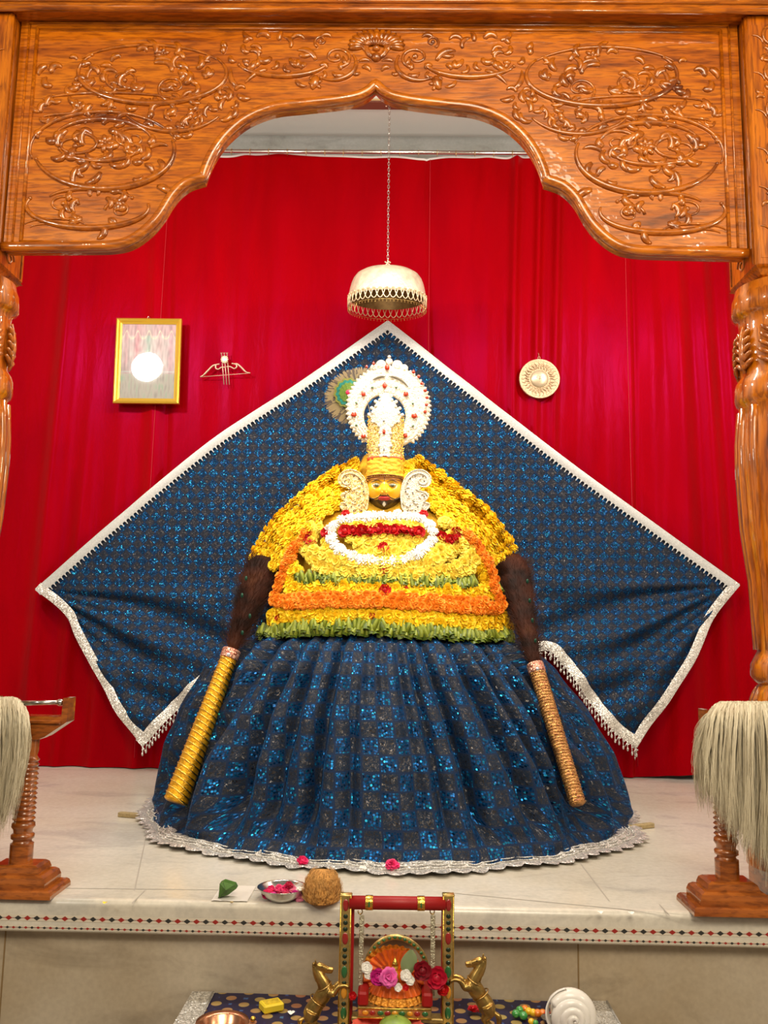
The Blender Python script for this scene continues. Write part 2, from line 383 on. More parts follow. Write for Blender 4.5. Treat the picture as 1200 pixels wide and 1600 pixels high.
M = {}
M['wood'] = wood('teak_wood', (1.2,8,9))
M['wood_up'] = wood('teak_wood_upright', (9,9,1.0), off=3.0)
M['relief'] = wood('carved_teak', (3,6,6), a=(0.20,0.040,0.001), b=(0.40,0.105,0.002), c=(0.52,0.15,0.003), off=5.0)
M['darkwood'] = wood('stand_wood', (2,2,8), a=(0.11,0.024,0.003), b=(0.28,0.070,0.008), c=(0.38,0.11,0.014), off=9.0)
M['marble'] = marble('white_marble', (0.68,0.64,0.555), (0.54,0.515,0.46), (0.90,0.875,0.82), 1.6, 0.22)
M['marble_face'] = marble('riser_marble', (0.47,0.40,0.30), (0.34,0.285,0.21), (0.80,0.74,0.64), 1.8, 0.4)  # darker and browner than the platform top
M['marble_wall'] = marble('grey_marble', (0.42,0.44,0.42), (0.30,0.31,0.29), (0.9,0.9,0.88), 3.0, 0.3)
M['joint'] = pbr('marble_joint', (0.26,0.22,0.165), 0.8)
M['inlay_bg'] = pbr('inlay_cream', (0.60,0.53,0.42), 0.4)
M['inlay_red'] = pbr('inlay_red', (0.30,0.02,0.015), 0.35)
M['inlay_black'] = pbr('inlay_black', (0.03,0.03,0.028), 0.3)
M['paint'] = pbr('ceiling_paint', (0.66,0.65,0.61), 0.8)
M['curtain'] = velvet('crimson_velvet', (0.31,0.0006,0.0015), (1.0,0.004,0.38), 0.6, 0.55, 0.15, 0.14)
M['whitehem'] = pbr('white_cloth_tape', (0.7,0.66,0.64), 0.8)
M['steel'] = pbr('polished_steel', (0.62,0.60,0.56), 0.18, 1.0)
M['brass'] = pbr('brass', (0.62,0.42,0.14), 0.28, 1.0, var=0.25, vscale=60)
M['oldsilver'] = pbr('tarnished_silver', (0.80,0.69,0.50), 0.45, 0.55, var=0.2, vscale=30, bump=0.25, bscale=90)
M['gold'] = pbr('gold', (0.85,0.55,0.10), 0.25, 1.0, bump=0.2, bscale=120)
M['goldpaint'] = pbr('gold_frame', (0.80,0.52,0.06), 0.3, 0.7)
M['glass'] = pbr('clear_glass', (1,1,1), 0.02, 0, trans=1.0, ior=1.45)
M['seq'] = sequin_cloth('blue_sequin_velvet', 0.050)
M['silver'] = glitter('silver_sequin_trim', (0.42,0.40,0.36), (0.85,0.82,0.76), 330, 0.8, 0.35, 0.55)
M['silverflat'] = pbr('silver_ribbon', (0.50,0.50,0.48), 0.5, 0.3, var=0.15, vscale=150)

def thin_glass(name):
    m = bpy.data.materials.new(name); m.use_nodes = True; nt = m.node_tree
    nt.nodes.remove(nt.nodes['Principled BSDF']); out = nt.nodes['Material Output']
    g = nd(nt,'ShaderNodeBsdfGlossy'); g.inputs['Roughness'].default_value = 0.03
    t = nd(nt,'ShaderNodeBsdfTransparent'); fr = nd(nt,'ShaderNodeFresnel', i_IOR=1.8)
    mx = nd(nt,'ShaderNodeMixShader'); lk(nt, fr.outputs[0], mx.inputs[0]); lk(nt, t.outputs[0], mx.inputs[1]); lk(nt, g.outputs[0], mx.inputs[2])
    lk(nt, mx.outputs[0], out.inputs[0]); return m
M['pane'] = thin_glass('picture_glass')

# ================================================================== SETTING
YE = 2.05                    # front face of the platform nosing
YW = 4.06                    # back wall
ZC = at(600, 213, YW).z      # ceiling
XL, XR = -1.95, 1.95
b = MB(); b.box((-4,-3,-0.05),(4,4.2,0)); struct(b.build('floor', pbr('hall_floor',(0.45,0.38,0.30),0.3), smooth=False))
b = MB(); b.box((XL,YW,0),(XR,YW+0.1,ZC+0.1)); struct(b.build('wall_back', M['marble_wall'], smooth=False))
b = MB(); b.box((XL-0.1,YE+0.05,0),(XL,YW+0.1,ZC+0.3)); struct(b.build('wall_left', M['paint'], smooth=False))
b = MB(); b.box((XR,YE+0.05,0),(XR+0.1,YW+0.1,ZC+0.3)); struct(b.build('wall_right', M['paint'], smooth=False))
b = MB(); b.box((XL,YE+0.2,ZC),(XR,YW,ZC+0.1)); struct(b.build('ceiling', M['paint'], smooth=False))
# stepped ceiling batten from which the chain hangs
YB = 3.60
zb = at(600,160,YB).z
b = MB(); b.box((XL,YB,zb),(XR,YB+0.035,ZC)); bt = struct(b.build('trim_1', M['paint'], smooth=False))
b = MB(); b.box((XL,YB-0.012,zb-0.004),(XR,YB,zb+0.012),0.002); struct(b.build('trim_2', pbr('gilt_strip',(0.75,0.55,0.28),0.3,0.6), smooth=False))
b = MB(); b.box((XL,YB-0.02,zb-0.012),(XR,YB+0.036,zb-0.004)); struct(b.build('trim_3', pbr('brown_strip',(0.16,0.05,0.03),0.5), smooth=False))

# ---- platform (marble block with rounded nosing and inlaid bands)
b = MB()
zT = PZ; XA, XB = -2.4, 2.4
prof = [(YW,zT),(YE+0.03,zT)]
for k in range(7):
    a = pi/2 + (pi/2)*k/6 * 1.0
    prof.append((YE+0.016+0.016*cos(a)*1.0, zT-0.016+0.016*sin(a)))
prof += [(YE,zT-0.026),(YE,zT-0.068),(YE+0.004,zT-0.072),(YE+0.03,zT-0.074)]
def pl(u,v):
    y,z = prof[round(v*(len(prof)-1))]; return (XA+(XB-XA)*u, y, z)
b.grid(pl, 1, len(prof)-1)
plat = struct(b.build('marble_platform', M['marble'], smooth=True, auto=40))
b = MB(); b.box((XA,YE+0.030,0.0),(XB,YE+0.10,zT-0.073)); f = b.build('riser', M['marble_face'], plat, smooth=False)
b = MB()
for x in (-0.82, 0.485): b.box((x-0.0016,YE+0.029,0.0),(x+0.0016,YE+0.031,zT-0.074))
b.build('riser_joint', pbr('brown_joint',(0.20,0.125,0.05),0.8), f, smooth=False)
# slab joints on the top
b = MB()
def jline(p, q, w=0.0014):
    a = onz(*p); c = onz(*q); d = (c-a).normalized(); n = Vector((-d.y,d.x,0))*w
    z = Vector((0,0,0.0006)); b.add([a-n+z,c-n+z,c+n+z,a+n+z],[(0,1,2,3)])
jline((100,1388),(535,1393)); jline((228,1390),(206,1412)); jline((710,1396),(1080,1431)); jline((900,1340),(952,1408)); jline((1030,1413),(1046,1431)); jline((210,1392),(230,1300))
b.build('slab_joint', pbr('faint_joint',(0.36,0.33,0.28),0.7), plat, smooth=False)
# inlay bands with diamonds
def band(z0, h, pitch, dw, nm):
    yf = YE - 0.0008
    b = MB(); b.box((XA,yf,z0-h/2),(XB,YE+0.001,z0+h/2)); base = b.build(nm, M['inlay_bg'], plat, smooth=False)
    x = XA + pitch; i = 0; mats = [MB(), MB()]
    while x < XB:
        m = mats[i%2]; hh = h*0.40
        m.add([(x-dw,yf-0.0005,z0),(x,yf-0.0005,z0-hh),(x+dw,yf-0.0005,z0),(x,yf-0.0005,z0+hh)],[(0,1,2,3)])
        m.add([(x-pitch/2,yf-0.0004,z0-0.0005),(x+pitch/2,yf-0.0004,z0-0.0005),(x+pitch/2,yf-0.0004,z0+0.0005),(x-pitch/2,yf-0.0004,z0+0.0005)],[(0,1,2,3)])
        x += pitch; i += 1
    mats[0].build('red_diamonds', M['inlay_red'], base, smooth=False); mats[1].build('black_diamonds', M['inlay_black'], base, smooth=False)
zi = at(600,1446.5,YE).z; band(zi, 0.0130, 0.0213, 0.0080, 'inlay_band')
zi2 = at(600,1461.5,YE).z; band(zi2, 0.0072, 0.0140, 0.0045, 'inlay_band')

# ================================================================== WOODEN ARCH
YP = 2.085                   # front of the carved arch panel
SPAN = 0.876                 # half distance between pillar blocks
xc0 = 0.0
def PP(px, py, Y=YP): return at(px, py, Y)
right = [(587,134),(600,146),(618,154),(650,160),(700,166),(745,172),(785,188),(815,212),(836,240),(848,266),(853,283)]
right2 = [(857,284),(880,293),(900,312),(918,342),(936,364),(962,384),(990,393),(1040,396),(1168,399)]
R1 = spline([PP(*p) for p in right],6); R2 = spline([PP(*p) for p in right2],6)
cont = R1 + R2
ax = cont[0].x
# arch centre becomes x = 0 : shift so that the apex sits on the axis
cont = [Vector((max(0,(p.x-ax)*1.0), YP, p.z)) for p in cont]
AX = ax
SPAN = cont[-1].x
zTop = at(600, 4, YP).z + 0.03
arch = thing('carved_arch', 'varnished teak arch panel with cusped opening and carved scrollwork above the shrine', 'arch', (AX, YP, cont[-1].z))
half = cont
full = [Vector((AX-p.x, p.y, p.z)) for p in reversed(half)] + [Vector((AX+p.x, p.y, p.z)) for p in half[1:]]
# panel as strips between contour and top
b = MB(); n = len(full)
vs_ = []
TH = 0.042
for p in full: vs_ += [Vector((p.x,YP,p.z)), Vector((p.x,YP,zTop)), Vector((p.x,YP+TH,p.z)), Vector((p.x,YP+TH,zTop))]
fs = []
for i in range(n-1):
    a=i*4; c=(i+1)*4
    fs += [(a,c,c+1,a+1),(a+2,a+3,c+3,c+2),(a,a+2,c+2,c),(a+1,c+1,c+3,a+3)]
fs += [(0,1,3,2),((n-1)*4,(n-1)*4+2,(n-1)*4+3,(n-1)*4+1)]
b.add(vs_, fs); b.build('panel', M['wood'], arch, smooth=False)
# moulding along the opening
b = MB(); L = [p + Vector((0,-0.004,0.004)) for p in full]
b.tube(L, 0.0125, n=10, flat=0.8, up=(0,-1,0)); L2=[p+Vector((0,0.02,0.006)) for p in full]; b.tube(L2, 0.009, n=8, up=(0,-1,0))
b.build('edge_moulding', M['wood'], arch)
# frame moulding
b = MB()
xo = SPAN - 0.045
zt1 = at(600,46,YP).z
for k,(dx,dz,r) in enumerate([(0,0,0.005),(0.022,0.014,0.003)]):
    X = xo+dx; Z = zt1+dz; Zb = cont[-1].z+0.02
    for s_ in (-1,1): b.tube([(AX+s_*X,YP-0.001,Zb),(AX+s_*X,YP-0.001,Z)], r, n=8)
    b.tube([(AX-X,YP-0.001,Z),(AX+X,YP-0.001,Z)], r, n=8)
for s_ in (-1,1): b.tube([(AX+s_*xo,YP-0.001,Zb),(AX+s_*(xo-0.24),YP-0.001,Zb)], 0.0035, n=8)
b.tube([(AX-xo+0.0,YP,zt1-0.008),(AX+xo,YP,zt1-0.008)],0.002,n=6)
b.build('frame_moulding', M['wood'], arch)

# ---- carved relief generators (front facing -Y)
def comma(b, p, ang, L, r, bend, y, n=8, flat=0.6):
    """tapered curled leaf in the XZ plane"""
    pts = []; rr = []; a = ang; q = Vector(p)
    for i in range(n+1):
        t = i/n; pts.append(Vector((q.x, y, q.z))); rr.append(r*(sin(pi*min(1,(t*0.85+0.12)))**0.8)+0.0006)
        a += bend/n; q = q + Vector((cos(a),0,sin(a)))*(L/n)
    b.tube(pts, rr, n=7, flat=flat, up=(0,-1,0))
def spiral(b, c, R, a0, turns, dirn, r, y, e=1.0, tail=0.12, squash=1.0):
    pts = []; rr = []; N = int(16*abs(turns))+4
    for i in range(N+1):
        t = i/N; a = a0 + dirn*2*pi*turns*t; q = R*(1-t*(1-tail))
        pts.append(Vector((c.x+cos(a)*q*e, y, c.z+sin(a)*q*squash))); rr.append(r*(1-0.5*t))
    b.tube(pts, rr, n=7, flat=0.8, up=(0,-1,0)); b.ball(pts[-1], (r*1.5,r*1.1,r*1.5), 8, 6)
    return pts
def rosette(b, c, r, n, y, rng):
    for k in range(n):
        a = 2*pi*k/n + rng; p = Vector((c.x+cos(a)*r*0.6,y,c.z+sin(a)*r*0.6))
        Mx = Matrix.Rotation(-a,3,'Y')
        b.ball(p,(r*0.55,r*0.22,r*0.30),8,6,M=Mx)
    b.ball((c.x,y,c.z),(r*0.26,r*0.3,r*0.26),8,6)
rnd = random.Random(3)
rel = MB()
def mir(fn):      # run for both halves
    fn(1); fn(-1)
class Half:
    """coordinates given as pixels of the right half of the panel, mirrored about the apex"""
    def __init__(s, sgn): s.s = sgn
    def p(s, px, py):
        q = PP(px,py); return Vector((AX + s.s*(q.x-AX), YP, q.z))
u = S(YP)
def side(sg):
    h = Half(sg); rr = random.Random(11)
    A = (lambda a: a) if sg > 0 else (lambda a: pi - a)
    def cm(px,py,ang,L,r,bend): comma(rel, h.p(px,py), A(radians(ang)), L*u*1.15, r*u*1.45, bend*sg, YP-0.001)
    def arcl(cx,cy,rx,ry,a0,a1,r,curl=True):
        pts=[];N=40
        for i in range(N+1):
            t=i/N; a=radians(a0+(a1-a0)*t); pts.append(h.p(cx+rx*cos(a), cy-ry*sin(a)))
        rel.tube([p+Vector((0,-0.001,0)) for p in pts],[r*u*1.35*(0.45+0.75*sin(pi*i/N)) for i in range(N+1)], n=7, flat=0.9, up=(0,-1,0))
        if curl: rel.ball(pts[-1], 0.0055, 8, 6)
        return pts
    def spray(cx,cy,R,n,r,L,seed=0,sp=360,a0=0):
        q = random.Random(seed)
        for k in range(n):
            a = a0 + sp*k/n + q.uniform(-14,14); d=R*q.uniform(0.35,1.0)
            cm(cx+d*cos(radians(a))*1.35, cy-d*sin(radians(a))*0.72, a+q.uniform(-60,60), L*q.uniform(0.6,1.25), r*q.uniform(0.7,1.2), q.choice((-1,1))*q.uniform(1.2,3.4))
    # long oval loop upper right with foliage
    arcl(940,118,118,48,150,395,3.4); spray(940,125,62,22,4.2,26,1)
    arcl(945,118,124,44,30,150,2.2,False); arcl(1012,240,118,60,-15,165,2.4,False); spray(960,150,70,14,4,24,31); spray(1000,262,80,12,4,26,32); spray(1030,215,80,14,4,22,33); spray(1060,120,40,10,4,22,34); spray(870,110,30,8,4,22,35)
    spiral(rel, h.p(905,140), 30*u, A(radians(200)), 1.3, sg, 3.0*u, YP-0.001, 1.2)
    spiral(rel, h.p(985,128), 24*u, A(radians(20)), 1.4, -sg, 3.0*u, YP-0.001, 1.3)
    rosette(rel, h.p(925,88), 12*u, 6, YP-0.001, 0.3)
    arcl(905,150,90,60,215,330,2.6); spray(880,170,40,9,3.6,22,5); spray(1040,150,45,12,3.8,24,8)
    # large medallion mid right
    arcl(1012,240,112,62,165,345,4.0); arcl(1015,228,80,36,20,170,3.0)
    arcl(1020,236,64,22,190,350,2.4)
    spray(1015,235,58,26,4.6,27,2)
    spiral(rel, h.p(1058,232), 28*u, A(radians(90)), 1.5, sg, 3.6*u, YP-0.001, 1.5, 0.15, 0.8)
    spiral(rel, h.p(968,222), 26*u, A(radians(120)), 1.3, -sg, 3.4*u, YP-0.001, 1.3, 0.15, 0.8)
    rosette(rel, h.p(1010,230), 15*u, 7, YP-0.002, 0.0)
    # lower medallion
    arcl(1035,330,98,34,170,380,3.6); arcl(1030,322,70,20,20,160,2.6)
    spray(1030,332,44,18,4.0,22,3)
    spiral(rel, h.p(985,335), 18*u, A(radians(0)), 1.2, sg, 2.8*u, YP-0.001, 1.3)
    spiral(rel, h.p(1075,328), 18*u, A(radians(180)), 1.2, -sg, 2.8*u, YP-0.001, 1.5)
    arcl(1085,362,50,12,10,180,1.6,False); arcl(1088,366,38,8,10,180,1.4,False)
    # upper middle scrolls next to the shell
    arcl(735,95,72,26,190,340,3.2); spray(745,82,40,14,4.0,22,4)
    spiral(rel, h.p(650,90), 20*u, A(radians(260)), 1.4, -sg, 3.4*u, YP-0.001, 1.3)
    spiral(rel, h.p(675,66), 12*u, A(radians(-60)), 1.2, sg, 2.6*u, YP-0.001, 1.0)
    arcl(655,100,36,26,150,300,3.0); cm(682,95,80,36,4.0,-1.6); cm(676,60,100,20,3.2,2.4)
    rosette(rel, h.p(681,132), 11*u, 5, YP-0.001, 0.5); cm(681,120,270,22,6,0.5)
    spray(628,108,20,6,3.4,18,7); spray(700,112,26,7,3.2,18,9); cm(758,110,-10,40,3,-0.8); spray(800,85,30,8,3.6,18,10)
    spray(812,150,16,6,3.6,20,12); spray(826,168,16,6,3.4,22,13); cm(800,140,20,36,3.4,1.4)
    spray(890,190,16,6,3.4,18,14); spray(895,208,18,6,3.4,20,15); cm(925,255,200,28,4.2,2.0); cm(925,297,180,30,5,1.0)
    spray(1090,180,30,8,3,20,16); arcl(1000,168,120,18,20,160,1.8,False)
    # raised grain like line running to the post
    arcl(1010,190,100,8,0,90,1.8,False)
mir(side)
# centre shell crown
c0 = PP(585,70); c0.x = AX
for k in range(15):
    a = radians(-10 + 200*k/14); 
    p = Vector((c0.x+cos(a)*34*u, YP-0.002, c0.z-0.004+sin(a)*19*u)); Mx = Matrix.Rotation(-a,3,'Y')
    rel.ball(p,(15*u,5*u,5.5*u),8,6,M=Mx)
for k in range(11):
    a = radians(10+160*k/10); p = Vector((c0.x+cos(a)*18*u, YP-0.004, c0.z-0.004+sin(a)*8*u))
    rel.ball(p,(9*u,4*u,3*u),8,6,M=Matrix.Rotation(-a,3,'Y'))
for sx in (-1,1):
    comma(rel, Vector((c0.x,YP,c0.z-26*u)), radians(90-sx*80), 46*u, 5*u, sx*1.9, YP-0.002)
    comma(rel, Vector((c0.x+sx*10*u,YP,c0.z-16*u)), radians(90-sx*70), 34*u, 4*u, sx*1.4, YP-0.002)
rel.ball((c0.x,YP-0.003,c0.z-24*u),(9*u,6*u,8*u)); rel.ball((c0.x,YP-0.003,c0.z-8*u),(7*u,5*u,5*u))
rel.build('carved_relief', M['relief'], arch)

# ---- lintel beam above
zl = at(600, 9, 2.02).z
b = MB(); b.box((-1.4,2.02,zl),(1.4,2.22,zl+0.20),0.006)
lt = tag(b.build('lintel_beam', M['wood'], smooth=False), 'horizontal teak beam running across the top above the arch panel', 'beam')
b = MB(); b.tube([(-1.4,2.018,zl+0.012),(1.4,2.018,zl+0.012)],0.006,8); b.tube([(-1.4,2.03,zl-0.004),(1.4,2.03,zl-0.004)],0.008,8); b.build('bead_moulding', M['wood'], lt)
b = MB()
for i in range(90):
    x=-1.4+2.8*i/89; comma(b, Vector((x,2.02,zl+0.024)), radians(20 if i%2 else 160), 0.03, 0.004, 2.6*(1 if i%2 else -1), 2.019)
b.build('carved_relief', M['relief'], lt)

# ---- pillars
def pillar(sg, lab):
    X0 = AX + sg*(SPAN+0.004); hw = 0.088; cx = X0 + sg*hw
    yf = 2.045; cy = yf+hw
    zb_ = at(1168 if sg>0 else 8, 415 if sg>0 else 403, yf).z
    root = thing('carved_pillar', lab, 'pillar', (cx, cy, PZ))
    b = MB(); b.box((cx-hw,yf,zb_),(cx+hw,yf+2*hw,zl),0.006)
    blk = b.build('capital_block', M['wood_up'], root, smooth=False)
    b = MB(); e=0.010
    b.box((cx-hw+0.012,yf-0.001,zb_+0.02),(cx+hw-0.012,yf+0.004,zl-0.03),0.0015)
    b.lathe([(0.62*hw*1.414,-0.022),(0.80*hw*1.414,-0.016),(0.92*hw*1.414,-0.004),(hw*1.414,0.0)],(cx,cy,zb_),4,a0=pi/4)
    b.build('block_moulding', M['wood_up'], blk, smooth=False)
    r_ = MB(); z = zb_+0.05; q = random.Random(5); i=0
    while z < zl-0.05:
        s2 = 1 if i%2 else -1
        spiral(r_, Vector((cx-s2*0.012*sg, yf, z)), 0.034, radians(100 if s2>0 else 80), 1.6, s2, 0.0048, yf-0.002, 1.1)
        for k in range(9):
            comma(r_, Vector((cx+s2*0.02*sg+q.uniform(-.03,.03),yf,z+q.uniform(-.022,.022))), q.uniform(0,6.28), 0.026, 0.0055, q.choice((-1,1))*2.6, yf-0.002)
        comma(r_, Vector((cx-s2*0.045,yf,z-0.02)), radians(90), 0.04, 0.003, s2*1.6, yf-0.002)
        z += 0.052; i += 1
    # inner cheek of the block
    xs = cx - sg*hw
    z = zb_+0.02
    def rotpt(b_, c, R):
        pts=[];N=20
        for i in range(N+1):
            t=i/N; a=2*pi*1.3*t; rr=R*(1-.8*t); pts.append(Vector((xs-sg*0.001,c[0]+cos(a)*rr,c[1]+sin(a)*rr)))
        b_.tube(pts,0.0028,6,flat=0.9,up=(-sg,0,0))
    for k in range(6): rotpt(r_, (cy+0.0, z+0.02+k*0.05), 0.026)
    r_.tube([(xs-sg*.001,yf+0.015,zb_+0.01),(xs-sg*.001,yf+0.015,zl)],0.002,6); r_.tube([(xs-sg*.001,yf+2*hw-0.02,zb_+0.01),(xs-sg*.001,yf+2*hw-0.02,zl)],0.002,6)
    r_.build('carved_relief', M['relief'], blk)
    # turned shaft, profile read off the inner silhouette
    sil = [(1163,448),(1152,452),(1150,462),(1147,470),(1147,492),(1152,497),(1157,501),(1158,512),(1160,590),(1154,598),(1152,606),(1152,624),(1155,632),(1161,638),(1160,660),(1158.5,700),(1160,740),(1163,780),(1167,829),(1173,870),(1178,900),(1183,964),(1187,1018),(1182,1028),(1177,1038),(1177,1056),(1182,1064),(1189,1070),(1184,1080),(1180,1100),(1180,1130),(1184,1160),(1190,1180),(1182,1190),(1182,1210),(1190,1220),(1186,1260),(1182,1300),(1178,1330),(1172,1336),(1172,1352)]
    prof=[]
    cxr = AX + (SPAN+0.004) + hw
    for px,py in sil:
        q = at(px,py,cy); prof.append((cxr-q.x, q.z-PZ))
    zbase = prof[-1][1]
    b = MB(); b.lathe(list(reversed(prof)), (cx,cy,PZ), 40); shaft = b.build('turned_shaft', M['wood_up'], root, auto=50)
    # flutes and leaves
    b = MB()
    def rad(z):
        P = sorted([(a[1],a[0]) for a in prof]); return interp(P, z)
    z0=at(1170,1015,cy).z-PZ; z1=at(1160,640,cy).z-PZ
    for k in range(14):
        a=2*pi*k/14; b.tube([Vector((cx+cos(a)*rad(z0+(z1-z0)*t/14)*0.985, cy+sin(a)*rad(z0+(z1-z0)*t/14)*0.985, PZ+z0+(z1-z0)*t/14)) for t in range(15)], [0.002+0.009*rad(z0+(z1-z0)*t/14)/0.1 for t in range(15)], 6)
    b.build('flutes', M['wood_up'], shaft)
    b = MB(); za=at(1160,590,cy).z; zb2=at(1160,512,cy).z
    for k in range(8):
        a=2*pi*(k+0.25)/8; H_=zb2-za
        def lfp(da,t): R=rad(za+H_*t-PZ)+0.004+0.006*sin(pi*t); return Vector((cx+cos(a+da)*R,cy+sin(a+da)*R,za+H_*t))
        b.tube([lfp(0,0.03+0.94*i/10) for i in range(11)],[0.003+0.006*sin(pi*i/10) for i in range(11)],7)
        for s_ in (-1,1):
            for j in range(5):
                t0=0.10+0.15*j; b.tube([lfp(s_*(0.03+0.30*i/6*(1-0.08*j)),t0+0.16*(i/6)**0.7) for i in range(7)],[0.002+0.0048*sin(pi*(i+0.5)/7) for i in range(7)],7)
    for k in range(12):
        a=2*pi*k/12
        for (p0,p1,R0) in ((1072,1160,0.008),):
            zz0=at(1180,p1,cy).z; zz1=at(1180,p0,cy).z
            b.tube([Vector((cx+cos(a)*(rad(zz0+(zz1-zz0)*t/8-PZ)), cy+sin(a)*(rad(zz0+(zz1-zz0)*t/8-PZ)), zz0+(zz1-zz0)*t/8)) for t in range(9)], [0.003+R0*sin(pi*t/8) for t in range(9)], 6)
    b.build('carved_leaves', M['relief'], shaft)
    b = MB(); hb = 0.098; b.box((cx-hb,cy-hb,PZ),(cx+hb,cy+hb,PZ+zbase+0.004),0.006); b.build('pillar_base', M['darkwood'], root, smooth=False)  # darker wood than the shaft puts the base's shade into its colour
    return root
pillar(1,'carved teak pillar at the right edge, behind the larger white whisk')
pillar(-1,'carved teak pillar at the left edge, behind the smaller cut-off whisk')

# ================================================================== CURTAIN, RAIL
YC = 3.95
zct = at(600,246,YC).z
def crease(x, z):
    """soft vertical creases of the velvet"""
    h = (z-PZ)/(zct-PZ); y = 0
    for cx_, wd, am, top in CR_:
        c_ = cx_ + 0.03*sin(h*3+cx_*5)
        f_ = (sm(0.15,1,h) if top==1 else sm(0.75,0.05,h) if top==-1 else 1.0)
        y -= am*math.exp(-((x-c_)/wd)**2)*f_
    y += 0.006*nz(x*3.1,z*0.8,1.7) + 0.010*nz(x*1.3,z*0.5,9.0)
    y += 0.0035*nz(x*11,z*1.4,4)*(0.4+0.6*sm(0.6,0,h))
    y -= 0.016*abs(sin(x*9+2*nz(x,z)))*sm(0.35,0.0,h)
    return y
CR_ = [(-1.55,0.04,0.03,0),(-1.12,0.035,0.018,0),(-1.05,0.02,-0.012,0),(-0.86,0.05,0.012,1),(-0.70,0.04,0.012,1),(-0.55,0.05,0.010,1),(-0.25,0.1,0.01,1),
       (0.20,0.008,-0.008,0),(0.50,0.05,0.014,1),(0.62,0.022,0.034,1),(0.72,0.018,0.036,1),(0.80,0.02,0.034,1),(0.90,0.03,0.014,1),
       (1.14,0.01,-0.010,0),(1.22,0.05,0.016,0),(1.36,0.05,0.030,0),(1.50,0.045,0.034,0),(1.62,0.04,0.03,0),
       (-1.42,0.03,0.024,-1),(-1.28,0.04,0.022,-1),(-1.1,0.03,0.02,-1),(1.02,0.04,0.025,-1),(1.12,0.03,0.03,-1),(1.3,0.04,0.03,-1)]
def cur(u_,v):
    x = XL+0.04+(XR-XL-0.08)*u_
    top = zct + 0.008*sin(x*9) - 0.022*math.exp(-((x-0.16)/0.10)**2)
    bot = at(600+ (x)*340, 1209 + (-7 if x<-0.4 else 6*sm(0.2,0.9,x)-8*sm(1.0,1.5,x)), YC).z if abs(x)<1.7 else PZ+0.02
    bot = max(bot, PZ+0.004)
    z = bot+(top-bot)*v
    return (x, YC+crease(x,z), z)
b = MB(); b.grid(cur, 620, 90)
curt = tag(b.build('velvet_curtain', M['curtain']), 'crimson velvet curtain covering the back wall behind the blue shawl', 'curtain')
b = MB(); b.grid(lambda u_,v: Vector(cur(u_,1.0))+Vector((0,-0.001,0.010*v)), 300, 1); b.build('heading_tape', M['whitehem'], curt)
b = MB()
for x,w_ in ((-1.085,0.002),(0.195,0.002),(1.135,0.002)):
    b.tube([Vector((x,YC+crease(x,z)-0.0015,z)) for z in [PZ+0.05+(zct-PZ-0.06)*k/40 for k in range(41)]], 0.0012, 5)
b.build('seam', pbr('seam_thread',(0.5,0.01,0.02),0.6), curt)
zr = at(600,237.5,YC-0.05).z
b = MB(); b.tube([(XL,YC-0.05,zr),(XR,YC-0.05,zr)], 0.0095, 14)
rail = tag(b.build('curtain_rail', M['steel']), 'shiny steel curtain rail across the top of the red curtain', 'rail')
for k in range(34):
    x=-1.5+3.0*k/33
    b = MB(); b.tube([Vector((x,YC-0.05+cos(a)*0.0118,zr-0.0035+sin(a)*0.0165)) for a in [2*pi*i/12 for i in range(12)]],0.0011,5,closed=True)
    b.build('curtain_ring', M['brass'], rail)

